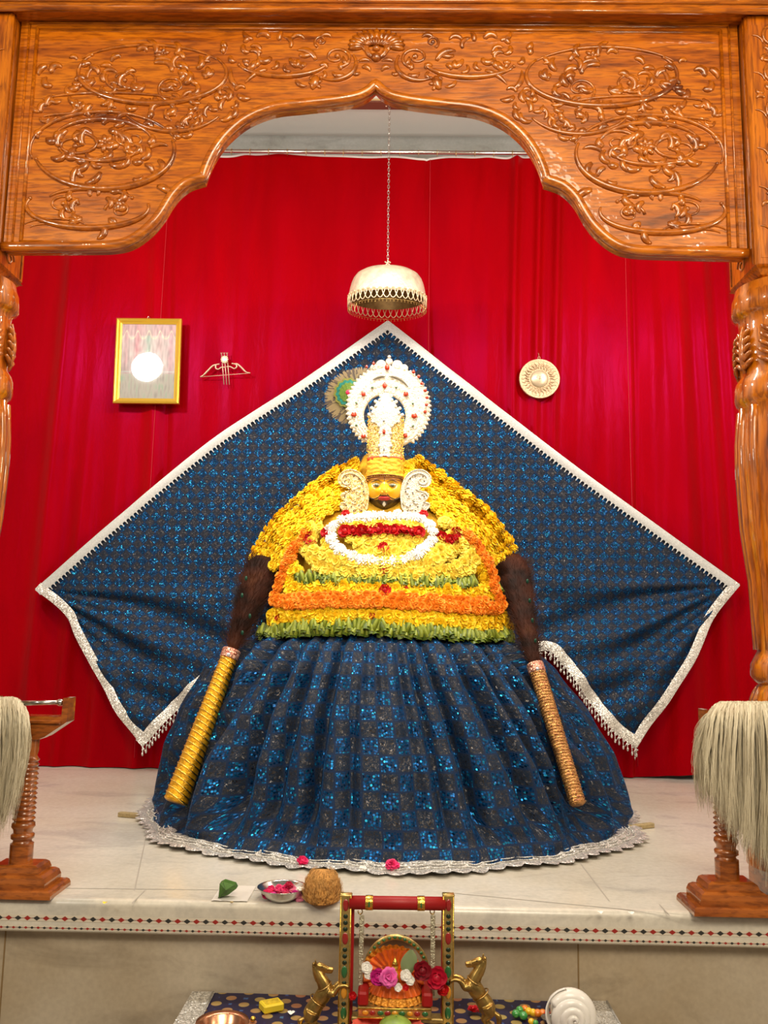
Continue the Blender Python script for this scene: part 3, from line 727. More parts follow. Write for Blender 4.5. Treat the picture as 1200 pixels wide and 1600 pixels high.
# ================================================================== WALL SHAWL
YS = 3.865
def shawl():
    root = thing('backdrop_shawl', 'dark blue sequinned shawl with silver border pinned diamond-wise on the red curtain', 'shawl', at(606,505,YS))
    T=(606,503); L=(57,921); BL=(229,1163); CL=(372,1034); CT=(600,1090)
    Rr=(1154,914); BR=(988,1164); CRr=(842,1016)
    eTL = spline([(T[0],T[1],0),(470,598,0),(330,690,0),(190,805,0),(L[0],L[1],0)],12)
    eTR = spline([(T[0],T[1],0),(735,604,0),(880,716,0),(1020,818,0),(Rr[0],Rr[1],0)],12)
    eLB = spline([(L[0],L[1],0),(102,958,0),(140,1024,0),(184,1102,0),(BL[0],BL[1],0)],12)
    eRB = spline([(Rr[0],Rr[1],0),(1112,968,0),(1082,1030,0),(1040,1092,0),(BR[0],BR[1],0)],12)
    eLC = spline([(BL[0],BL[1],0),(275,1112,0),(318,1070,0),(345,1049,0),(CL[0],CL[1],0),(450,1060,0),(CT[0],CT[1],0)],8)
    eRC = spline([(BR[0],BR[1],0),(950,1135,0),(905,1075,0),(875,1035,0),(CRr[0],CRr[1],0),(740,1060,0),(CT[0],CT[1],0)],8)
    # right-hand bottom edge read more closely
    def samp(e,t):
        f=t*(len(e)-1); i=min(int(f),len(e)-2); return e[i].lerp(e[i+1],f-i)
    def disp(q, sg):
        x,z=q.x,q.z
        corner = at(L[0],L[1],YS) if sg<0 else at(Rr[0],Rr[1],YS)
        dx=abs(x-corner.x); dz=z-corner.z; r=sqrt(dx*dx+dz*dz)+1e-5; a=atan2(dz,dx)
        low = sm(0.25,-0.15,a)
        y = -0.013*sin(a*15+2.2*r+1.0*nz(x*2,z*2))*low*sm(0.02,0.35,r)*sm(1.7,0.8,r)
        y += -0.010*sin(a*33+1.3+r*3)*low*sm(0.02,0.2,r)*sm(1.0,0.3,r)
        # hanging swags in the lower half
        y += -0.012*sin((dz+0.25*dx*dx)*36)*sm(0.0,-0.15,dz)*sm(0.15,0.5,dx)
        y += 0.005*nz(x*5,z*5,3)
        y -= 0.05*sm(-0.05,-0.55,dz)
        return y
    allv = []
    b = MB(); uvs=[]
    for sg,e1,e2,e3 in ((-1,eTL,eLB,eLC),(1,eTR,eRB,eRC)):
        def fn(u_,v):
            ef=min(1,(1-u_)/0.10)*min(1,(1-v)/0.08+ (0.0)); ef=0.25+0.75*ef
            # Coons patch : T(0,0) -> L(1,0) -> BL(1,1) -> CT(0,1)
            top=samp(e1,u_); bot=samp(e3,1-u_)
            lft=Vector((T[0]+(CT[0]-T[0])*v,T[1]+(CT[1]-T[1])*v,0)); rgt=samp(e2,v)
            c00=Vector((*T,0)); c10=e1[-1]; c01=Vector((*CT,0)); c11=e2[-1]
            p=(top*(1-v)+bot*v)+(lft*(1-u_)+rgt*u_)-((c00*(1-u_)+c10*u_)*(1-v)+(c01*(1-u_)+c11*u_)*v)
            q=at(p.x,p.y,YS); y=disp(q,sg)*1.0; y=y+(1-ef)*0.012; q=q+Vector((0,y,0))
            s_=q.z+0.10*math.exp(-((q.z-PZ-0.35)/0.25)**2)*sm(0.1,0.9,abs(q.x))*0
            # the weave follows the swags in the lower half
            dzz=q.z-at(600,915,YS).z
            wv=0.10*sm(0,-0.5,dzz)*cos(min(abs(q.x),1.2)*2.4)
            uvs.append(((q.x+q.z+wv)*0.99,(q.z+wv-q.x)*0.99)); return q
        b.grid(fn,130,130)
    cloth=b.build('cloth',M['seq'],root,uvs=uvs)
    # silver borders : a strip just inside each edge, with teeth or beads
    def strip(e,w0,sg,nm,teeth=True,cx_=None):
        pts=[at(p.x,p.y,YS) for p in e]; pts=[p+Vector((0,disp(p,sg)-0.010,0)) for p in pts]
        cen=at(600,900,YS) if cx_ is None else at(cx_,960,YS); b=MB(); n=len(pts); out=[];inn=[]
        for i,p in enumerate(pts):
            t=(pts[min(i+1,n-1)]-pts[max(i-1,0)]).normalized(); nn=Vector((t.z,0,-t.x))
            if (cen-p).dot(nn)<0: nn=-nn
            out.append(p-nn*0.004); inn.append(p+nn*w0)
        vs=[];fs=[]
        for i in range(n):
            m=(out[i]+inn[i])/2+Vector((0,-0.004,0)); vs+=[out[i],m,inn[i]]
        for i in range(n-1):
            a=i*3;c=a+3; fs+=[(a,c,c+1,a+1),(a+1,c+1,c+2,a+2)]
        b.add(vs,fs)
        if teeth:
            # evenly spaced teeth pointing into the cloth
            acc=0;i=0;step=0.021
            for i in range(n-1):
                a,c=inn[i],inn[i+1]; d=(c-a); Ln=d.length; k=0
                while acc<Ln:
                    q=a+d*(acc/Ln); dd=d.normalized(); nn=(inn[i]-out[i]).normalized()
                    b.add([q-dd*0.0055+Vector((0,-0.002,0)),q+dd*0.0055+Vector((0,-0.002,0)),q+nn*0.013+Vector((0,-0.002,0))],[(0,1,2)])
                    b.add([q-dd*0.003+nn*0.011+Vector((0,-0.0025,0)),q+dd*0.003+nn*0.011+Vector((0,-0.0025,0)),q+nn*0.020+Vector((0,-0.0025,0))],[(0,1,2)])
                    acc+=step
                acc-=Ln
        return b.build(nm,M['silverflat'] if teeth else M['silver'],root), out, inn
    strip(eTL,0.034,-1,'silver_border'); strip(eTR,0.034,1,'silver_border')
    strip(eLB,0.036,-1,'silver_border',False); strip(eRB,0.036,1,'silver_border',False)
    for e,sg in ((eLC,-1),(eRC,1)):
        e=e[:34]
        _,out,inn=strip(e,0.040,sg,'silver_border',False,330 if sg<0 else 930)
        b=MB(); acc=0; step=0.0215; j=0
        for i in range(len(out)-1):
            a,c=out[i],out[i+1]; d=c-a; Ln=d.length
            while acc<Ln:
                q=a+d*(acc/Ln); L_=0.026+0.005*(j%2)
                b.tube([q,q+Vector((0,-0.003,-L_))],0.0022,5); b.ball(q+Vector((0,-0.004,-L_-0.004)),(0.0048,0.0044,0.0090),8,6); b.ball(q+Vector((0.005,-0.003,-0.009)),0.0040,6,4)
                if j%2==0: b.tube([q+Vector((0,0,-0.003)),q+Vector((0.011*-sg,-0.003,-0.018))],0.0020,5)
                acc+=step; j+=1
            acc-=Ln
        b.build('bead_fringe',M['silver'],root)
    for p0,n_ in (((986,1166),5),((229,1165),2),((879,1030),4),((858,1018),3)):
        p=at(*p0,YS)+Vector((0,-0.06,0))
        b=MB(); b.tube([p,p+Vector((0,0,-0.010*n_))],0.0008,4)
        for k in range(n_): b.ball(p+Vector((0.001*sin(k*3),0,-0.010*k)),(0.0036,0.0036,0.006),6,5)
        b.build('loose_bead_string',M['silver'],root)
shawl()

# ================================================================== ROBED BODY
XO = 0.008; YO = 3.10
TA = [(0,0.80),(0.02,0.785),(0.06,0.768),(0.22,0.735),(0.34,0.68),(0.486,0.59),(0.56,0.53),(0.60,0.46),(0.70,0.45),(0.836,0.435),(0.95,0.39),(1.067,0.30),(1.137,0.175),(1.18,0.125),(1.25,0.085)]
TB = [(0,0.765),(0.02,0.74),(0.06,0.71),(0.22,0.655),(0.34,0.595),(0.486,0.50),(0.56,0.42),(0.60,0.35),(0.70,0.33),(0.836,0.30),(0.95,0.27),(1.067,0.20),(1.137,0.135),(1.18,0.10),(1.25,0.07)]
def FA(z): return interp(TA,z-PZ)
def FB(z): return interp(TB,z-PZ)
def XF(z): return 0.008+0.040*sm(0.62,0.0,z-PZ)
def F(p,k=0.0): return sqrt(((p.x-XF(p.z))/(FA(p.z)+k))**2+((p.y-YO)/(FB(p.z)+k))**2)-1
def on_body(px,py,lift=0.0):
    d=ray(px,py); y=YO-0.9; best=None; bf=9
    while y<YO+0.15:
        p=CAM+d*(y/d.y); f=F(p,lift)
        if f<bf: bf=f;best=p
        if f<=0:
            lo,hi=y-0.01,y
            for _ in range(8):
                m=(lo+hi)/2; q=CAM+d*(m/d.y)
                if F(q,lift)<=0: hi=m
                else: lo=m
            return CAM+d*(hi/d.y)
        y+=0.01
    return best
def norm_body(p):
    e=0.004; g=Vector((F(p+Vector((e,0,0)))-F(p-Vector((e,0,0))),F(p+Vector((0,e,0)))-F(p-Vector((0,e,0))),F(p+Vector((0,0,e)))-F(p-Vector((0,0,e)))))
    return g.normalized()

# ---- skirt
def folds(th,h):
    """th : angle, 0 = front ; h : 0 hem .. 1 waist"""
    a=degrees_=th*180/pi
    w=abs(a); side=sm(16,50,w)
    f = (0.30+0.70*side)*(0.45+0.55*side)
    low=1-h
    v  = 0.030*sin(th*21+1.1*sin(th*3+0.6)+0.5*h)*f*(0.35+0.65*sm(1.0,0.5,h))
    v += 0.016*sin(th*47+1.9*sin(th*5))*f*sm(0.0,0.25,h)*(0.6+0.6*h)
    v += 0.009*sin(th*83+2*sin(th*7))*sm(0.45,0.8,h)
    v += 0.030*nz(th*3.3,h*1.2,5)*low
    # deep tucked folds seen left and right of the flat front
    for c_,wd,am in ((-0.30,0.030,0.075),(0.36,0.028,0.075),(-0.47,0.03,0.05),(-0.66,0.045,0.08),(0.60,0.035,0.07),(0.74,0.025,0.05),(-0.14,0.022,0.028),(0.13,0.03,0.024),(0.22,0.018,0.03),(-0.92,0.05,0.08),(0.93,0.04,0.08),(1.14,0.05,0.08),(-1.18,0.05,0.06)):
        cc=c_*(0.75+0.25*(1-h)); v -= am*math.exp(-((th-cc)/wd)**2)*sm(0.02,0.2,h)*sm(1.05,0.75,h)
    return v
def skirt():
    root = thing('pleated_skirt','dark blue checkered sequin skirt with scalloped silver hem spread on the marble','skirt',(XO,YO,PZ))
    NU,NV=720,80
    zs=[]
    for j in range(NV+1):
        t=j/NV; zs.append(0.006+0.70*(t**1.35))
    rows=[]; uvs=[]; vsl=0
    b=MB()
    def pos(th,z):
        h=sm(0,1,z/0.66)
        d=folds(th,min(1,z/0.66))*sm(0.0,0.05,z)*(1.0 if z<0.5 else max(0.25,1-(z-0.5)*4))
        zz=PZ+z; a=FA(zz)+d; bb=FB(zz)+d
        lift=0.012*abs(sin(th*10.5))*math.exp(-z/0.03)
        return Vector((XF(zz)+sin(th)*a,YO-cos(th)*bb,zz+lift))
    grid=[[pos(-pi+2*pi*i/NU,z) for i in range(NU+1)] for z in zs]
    vacc=[0.0]; REF=min(range(NV+1),key=lambda j:abs(zs[j]-0.30))
    for j in range(1,NV+1): vacc.append(vacc[-1]+(grid[j][NU//2]-grid[j-1][NU//2]).length)
    us=[]
    for j in range(NV+1):
        r=[0.0]*(NU+1); m=NU//2
        for i in range(m+1,NU+1): r[i]=r[i-1]+(grid[j][i]-grid[j][i-1]).length
        for i in range(m-1,-1,-1): r[i]=r[i+1]-(grid[j][i]-grid[j][i+1]).length
        us.append(r)
    for j in range(NV+1):
        for i in range(NU+1):
            b.v.append(grid[j][i]); uvs.append((us[REF][i]*0.65+us[j][i]*0.35+0.012*nz(i*0.01,j*0.05)+0.012,vacc[j]))
    for j in range(NV):
        for i in range(NU):
            a=j*(NU+1)+i; b.f.append((a,a+1,a+NU+2,a+NU+1)); b.mi.append(0)
    b.build('skirt_cloth',M['seq'],root,uvs=uvs)
    # hem band : two rows of petal scallops of silver sequins
    b=MB(); NS=96
    def hem(th,rr,z):
        zz=PZ+z; lift=0.012*abs(sin(th*10.5))
        a=FA(PZ+0.006)+rr; bb=FB(PZ+0.006)+rr
        w1=0.018*sin(th*7+1)+0.012*sin(th*13)
        return Vector((XF(PZ)+sin(th)*(a+w1),YO-cos(th)*(bb+w1*0.5),zz+lift*0.6))
    n=NS*8
    def hf(u_,v):
        th=-pi+2*pi*u_; sc=abs(sin(th*NS/2)); out=0.040+0.022*sc; inn=-0.020-0.022*sc
        r=inn+(out-inn)*v
        return hem(th,r,0.016-0.011*v+0.003*sin(v*9))
    b.grid(hf,n,6,closeu=True)
    q=random.Random(2)
    for i in range(NS*12):
        th=-pi+2*pi*i/(NS*12)
        if abs(th)>2.2: continue
        for k in range(4):
            b.ball(hem(th,-0.016+0.015*k+0.006*abs(sin(th*NS/2)),0.0155-0.003*k),(0.0026,0.0026,0.002),5,4)
    b.build('scalloped_hem',M['silver'],root)
skirt()
# shoulder/chest under the garlands
b=MB()
def bf(u_,v):
    z=0.62+0.63*v; th=2*pi*u_; return (XO+sin(th)*(interp(TA,z)-0.012-0.05*sm(0.98,0.85,z)),YO-cos(th)*(interp(TB,z)-0.01),PZ+z)
b.grid(bf,64,30,closeu=True)
body=b.build('draped_bust',pbr('saffron_cloth',(0.55,0.30,0.01),0.9,var=0.3),org=Vector((XO,YO,PZ+0.62)))

# ================================================================== FLOWERS
def petal_ball(r, rows, tw=0.6, rnd_=0, squash=0.8, lenk=0.55):
    q=random.Random(rnd_); b=MB(); b.ball((0,0,0),(r*0.62,r*0.62,r*0.5*squash/0.8),8,6)
    for j,(el,n) in enumerate(rows):
        for k in range(n):
            a=2*pi*(k+0.5*(j%2))/n+q.uniform(-.15,.15); e=radians(el+q.uniform(-9,9))
            d=Vector((cos(a)*cos(e),sin(a)*cos(e),sin(e)*squash)); t=Vector((-sin(a),cos(a),0)); u_=d.cross(t)
            R0=r*0.50; R1=r*q.uniform(0.92,1.1); wdt=r*tw*0.5
            p0=d*R0; p1=d*(R0+(R1-R0)*0.6)+u_*(r*0.05); p2=d*R1-u_*(r*0.12)
            b.add([p0-t*wdt*0.5,p0+t*wdt*0.5,p1+t*wdt,p2+t*wdt*0.45,p2-t*wdt*0.45,p1-t*wdt],[(0,1,2,5),(5,2,3,4)])
    return b
def flower_mesh(name,mat,r,kind,seed):
    if kind=='marigold': b=petal_ball(r,[(88,1),(62,6),(38,9),(14,11),(-12,11),(-38,9)],0.62,seed)
    elif kind=='daisy': b=petal_ball(r,[(85,2),(60,7),(36,11),(14,14),(-8,14)],0.24,seed,0.75)
    elif kind=='rose':
        b=MB(); q=random.Random(seed); b.ball((0,0,0),(r*.5,r*.5,r*.45),8,6)
        for j,(el,n,R) in enumerate([(70,3,0.62),(45,4,0.8),(18,5,1.0),(-8,5,1.1)]):
            for k in range(n):
                a=2*pi*(k+.37*j)/n+q.uniform(-.2,.2); e=radians(el+q.uniform(-8,8))
                def pf(u_,v,a=a,e=e,R=R):
                    aa=a+(u_-.5)*1.5; ee=e-(0.25*(1-v)); rr=r*R*(0.45+0.55*v)*(1-0.18*abs(u_-.5)**2*4*v)
                    return Vector((cos(aa)*cos(ee)*rr,sin(aa)*cos(ee)*rr,sin(ee)*rr*0.8+0.10*r*v*v))
                b.grid(pf,4,3)
    elif kind=='carnation':
        b=petal_ball(r,[(80,3),(58,7),(34,9),(10,10),(-14,8)],0.75,seed,0.7)
    return b.mesh(name,mat,smooth=True)
M['yel']=pbr('marigold_yellow',(0.98,0.60,0.003),0.65,var=0.14,vscale=45,sss=0.0)
M['yel2']=pbr('marigold_pale_yellow',(0.98,0.70,0.07),0.65,var=0.14,vscale=45)
M['ora']=pbr('marigold_orange',(0.95,0.25,0.003),0.65,var=0.15,vscale=60)
M['whi']=pbr('white_petal',(0.88,0.86,0.80),0.6)
M['redr']=pbr('red_rose_petal',(0.50,0.006,0.008),0.5,var=0.3,vscale=90)
M['pink']=pbr('pink_petal',(0.70,0.02,0.13),0.5,var=0.4,vscale=90)
M['mag']=pbr('magenta_petal',(0.55,0.015,0.22),0.5,var=0.4,vscale=90)
M['leaf']=pbr('betel_leaf',(0.075,0.115,0.004),0.4,var=0.5,vscale=40)
M['leaf2']=pbr('pale_leaf',(0.21,0.25,0.018),0.45,var=0.4,vscale=40)
FM={}
for i in range(3):
    FM['yel',i]=flower_mesh('marigold_bloom',M['yel'],0.0215,'marigold',i)
    FM['yel2',i]=flower_mesh('marigold_bloom',M['yel2'],0.0215,'marigold',i+3)
    FM['ora',i]=flower_mesh('marigold_bloom',M['ora'],0.0190,'marigold',i+6)
    FM['whi',i]=flower_mesh('chrysanthemum_bloom',M['whi'],0.0275,'daisy',i+9)
    FM['red',i]=flower_mesh('rose_bloom',M['redr'],0.021,'rose',i+12)
def leafmesh(i):
    b=MB(); q=random.Random(i+40)
    W=0.012;L=0.034
    def lf(u_,v):
        a=(u_-.5)*2.3; return Vector((sin(a)*W*(1-0.35*abs(v-.4)), (v-.5)*L, (cos(a)-0.4)*W*0.9+0.004*sin(v*3+i)))
    b.grid(lf,6,5)
    def lf2(u_,v): p=lf(u_,v); return Vector((p.x*0.55+0.003,p.y*0.9+0.004,p.z+0.004))
    b.grid(lf2,4,4,m=1)
    return b.mesh('folded_leaf',[M['leaf'],M['leaf2']],smooth=True)
for i in range(3): FM['leaf',i]=leafmesh(i)

fl_rnd=random.Random(21)
def garland(name,label,cat,key,paths,part,spacing=0.026,lift=0.012,closed=False,scale=1.0,rot=None,cap=100,jit=0.003):
    """paths: list of (list of pixel points, lift offset) rows ; each bloom lies on the body surface"""
    spots=[]
    for path,lf in paths:
        pts=spline([(x,y,0) for x,y in path],10,closed)
        W=[on_body(p.x,p.y,lift+lf) for p in pts]
        if closed: W.append(W[0])
        acc=fl_rnd.uniform(0,spacing)
        for a,c in zip(W,W[1:]):
            d=c-a; Ln=d.length
            if Ln<1e-7: continue
            while acc<Ln:
                spots.append((a+d*(acc/Ln),d.normalized())); acc+=spacing
            acc-=Ln
    if not spots: return
    cen=sum((s[0] for s in spots),Vector())/len(spots)
    root=thing(name,label,cat,cen)
    extra=MB()
    order=list(range(len(spots))); 
    if len(spots)>cap:
        order.sort(key=lambda i:(spots[i][0]-CAM).length)
    for n_,i in enumerate(order):
        p,t=spots[i]; nn=norm_body(p); p=p+Vector([fl_rnd.uniform(-jit,jit) for _ in range(3)])
        k=fl_rnd.randrange(3); s_=scale*fl_rnd.uniform(0.88,1.15)
        if rot=='leaf':
            zax=(nn+Vector((fl_rnd.uniform(-.35,.35),fl_rnd.uniform(-.2,.2),fl_rnd.uniform(-.5,.5)))).normalized()
            yax=(Vector((-t.z,0,t.x)) + t*fl_rnd.uniform(-.4,.4)); yax=(yax-zax*yax.dot(zax)).normalized(); xax=yax.cross(zax)
            Rm=Matrix((xax,yax,zax)).transposed()
        else:
            zax=(nn+Vector([fl_rnd.uniform(-.45,.45) for _ in range(3)])).normalized()
            Rm=zax.to_track_quat('Z','Y').to_matrix() @ Matrix.Rotation(fl_rnd.uniform(0,6.28),3,'Z')
        if n_<cap:
            o=bpy.data.objects.new(part,FM[key,k]); C.objects.link(o); o.parent=root
            o.matrix_local=Matrix.Translation(p-cen) @ Rm.to_4x4() @ Matrix.Scale(s_,4)
        else:
            me=FM[key,k]; off=len(extra.v)
            extra.v += [p + Rm @ (v.co*s_) for v in me.vertices]
            extra.f += [tuple(off+j for j in f.vertices) for f in me.polygons]; extra.mi += [f.material_index for f in me.polygons]
    if extra.v:
        o=extra.build(part+'_mass',list(FM[key,0].materials),root); o['kind']='stuff'
    return root
def offs(path,ds,n=14):
    """parallel rows at pixel offsets ds from a centre path"""
    pts=spline([(x,y,0) for x,y in path],6); out=[]
    for d in ds:
        r=[]
        for i,p in enumerate(pts):
            t=(pts[min(i+1,len(pts)-1)]-pts[max(i-1,0)]).normalized(); r.append((p.x-t.y*d,p.y+t.x*d))
        out.append(r[::3]+[r[-1]])
    return out
# big shoulder garland : left and right bands, one string passing behind the neck
Lc=[(566,748),(540,760),(505,783),(465,818),(437,850),(422,882)]; Rc=[(634,738),(662,757),(695,783),(735,815),(762,846),(782,880)]
garland('shoulder_garland','thick yellow marigold garland over the idol\'s left-hand shoulder in the photo','garland','yel',
   [(r,0.022-0.010*abs(i-1.5)) for i,r in enumerate(offs(Lc,[-17,-6,6,17]))]+[(offs(Lc,[28])[0],0.0)]+[([(560,745),(545,752),(530,762)],0.012)],'marigold',0.030,0.008)
garland('shoulder_garland','thick yellow marigold garland over the right-hand shoulder beside the brown plume','garland','yel',
   [(r,0.022-0.010*abs(i-1.5)) for i,r in enumerate(offs(Rc,[-17,-6,6,17]))]+[(offs(Rc,[-28])[0],0.0)]+[([(632,722),(646,730),(662,740),(676,752)],0.000),([(628,730),(640,738),(655,748)],0.012)],'marigold',0.030,0.008)
garland('chest_garland','pale yellow marigold garland filling the chest inside the white oval','garland','yel2',
   [([(535,821),(565,820),(600,819),(635,821),(665,825)],0.0),([(545,842),(600,840),(655,843)],0.0),([(552,852),(600,851),(650,852)],0.0),([(560,862),(600,864),(642,860)],0.0)],'marigold',0.027,0.010)
garland('collar_garland','yellow marigold garland curving around the white flower oval with rounded right end','garland','yel2',
   [([(505,820),(490,834),(487,850),(500,866),(540,880),(597,886),(655,882),(700,866),(718,846),(712,826),(690,815)],0.006),
    ([(498,812),(476,832),(474,856),(494,876),(540,891),(598,896),(658,894),(708,886),(734,868),(736,845),(725,825)],0.004),
    ([(500,858),(530,872),(597,878),(660,872),(700,852)],0.004),
    ([(486,872),(500,886),(540,899),(640,903),(700,900),(735,888),(742,870)],0.0),([(486,836),(490,862),(508,876),(520,882)],0.0),([(476,846),(480,868)],0.0),([(704,834),(714,850),(700,868)],0.0),([(724,846),(716,870)],0.0),([(690,836),(688,856)],0.0),([(508,842),(514,860),(530,868)],0.0)],'marigold',0.027,0.010)
garland('leaf_garland','green leaf garland crossing the belly above the upper yellow row','garland','leaf',
   [([(462,900),(500,901),(560,901),(620,903),(680,906),(720,911),(745,907)],0.0),([(465,906),(560,906),(640,908),(700,914),(738,913)],0.002)],'leaf',0.0165,0.012,rot='leaf')
garland('belly_garland','yellow marigold rows between the green leaf garland and the orange band','garland','yel',
   [([(457,862),(458,890),(452,915),(500,915),(560,916),(620,918),(690,922),(740,925),(757,915),(752,880),(740,860)],0.0),
    ([(448,922),(500,925),(560,927),(620,929),(690,932),(765,934),(762,912)],0.002),([(464,880),(466,893)],0.0),([(748,870),(752,900)],0.0)],'marigold',0.028,0.010)
garland('orange_garland','bright orange marigold garland running down both sides and across the belly','garland','ora',
   [([(484,826),(462,855),(448,885),(437,915),(431,934),(470,938),(530,936),(600,937),(680,941),(740,946),(778,944),(770,915),(762,885),(745,855),(722,828)],0.004),
    ([(478,830),(456,858),(442,888),(431,922),(430,942),(480,944),(540,942),(600,943),(680,948),(740,953),(784,950),(777,918),(768,885),(752,856),(730,832)],0.006),
    ([(432,936),(500,931),(600,931),(680,935),(760,940)],0.002)],'marigold',0.0225,0.021,scale=0.88)
garland('hem_garland','widest yellow marigold garland, lowest of the yellow rows above the leaf edging','garland','yel',
   [([(432,953),(480,951),(540,950),(600,951),(680,956),(740,961),(788,961)],0.0),([(425,962),(480,960),(540,960),(600,961),(680,965),(740,970),(794,970)],0.004),([(420,972),(480,970),(540,969),(600,971),(680,975),(740,979),(796,980)],0.002)],'marigold',0.0275,0.010)
garland('leaf_garland','green leaf garland edging the bottom of the flowers above the blue skirt','garland','leaf',
   [([(402,986),(440,983),(500,977),(560,976),(600,979),(660,984),(720,990),(760,993),(799,988)],0.004),([(404,992),(440,989),(500,984),(560,983),(620,987),(680,991),(740,998),(797,995)],0.000)],'leaf',0.0155,0.014,rot='leaf',scale=1.15)
garland('white_garland','white chrysanthemum garland forming an oval ring on the chest','garland','whi',
   [([(530,814),(518,824),(517,838),(527,856),(553,870),(585,877),(618,877),(648,868),(668,853),(677,836),(674,824),(663,814),(630,808),(570,808)],0.008)],'chrysanthemum',0.027,0.014,closed=True,scale=0.76)
garland('rose_garland','red rose string crossing the chest inside the white oval','garland','red',[([(533,831),(560,829),(598,828),(632,829),(658,832)],0.006)],'rose',0.027,0.016,scale=1.0)
garland('rose_cluster','red roses on the left side of the chest outside the white oval','flowers','red',[([(486,830),(480,842),(490,846)],0.006),([(503,836),(512,832)],0.006)],'rose',0.024,0.016,scale=0.95)
garland('rose_cluster','red roses on the right side of the chest outside the white oval','flowers','red',[([(686,836),(700,843),(714,842),(710,830),(718,838)],0.006)],'rose',0.024,0.016,scale=0.9)
def single(px,py,key,s_,label,cat='rose',name='red_rose',lift=0.022,kind=None):
    p=on_body(px,py,lift); o=bpy.data.objects.new(name,FM[key,fl_rnd.randrange(3)]); C.objects.link(o)
    nn=norm_body(p); o.matrix_world=Matrix.Translation(p) @ nn.to_track_quat('Z','Y').to_matrix().to_4x4() @ Matrix.Scale(s_,4)
    tag(o,label,cat)
single(599,856,'red',0.95,'red rose in the middle of the white oval, topmost of the centre roses')
single(600,889,'red',0.90,'red rose just below the white oval, above the green leaf garland')
single(601,922,'red',0.95,'red rose on the yellow row just above the orange band')
single(583,962,'red',0.65,'small red rose above the bottom leaf garland')
single(577,975,'red',0.55,'tiny red rose touching the bottom leaf garland')
single(434,966,'red',0.55,'small red rose at the left end of the lowest yellow garland')
single(634,918,'red',0.35,'tiny red petal bud on the yellow row right of the centre rose')
single(540,803,'red',0.75,'red rose under the left ear ornament')
single(662,803,'red',0.75,'red rose under the right ear ornament')
# leaves at the outer sides of the orange band
garland('side_leaf_string','short strip of green leaves left of the orange band','leaves','leaf',[([(452,856),(444,872),(440,884)],0.0)],'leaf',0.018,0.006,rot='leaf')
garland('side_leaf_string','short strip of green leaves right of the orange band by the right plume','leaves','leaf',[([(778,915),(785,930),(790,944)],0.0)],'leaf',0.018,0.006,rot='leaf')

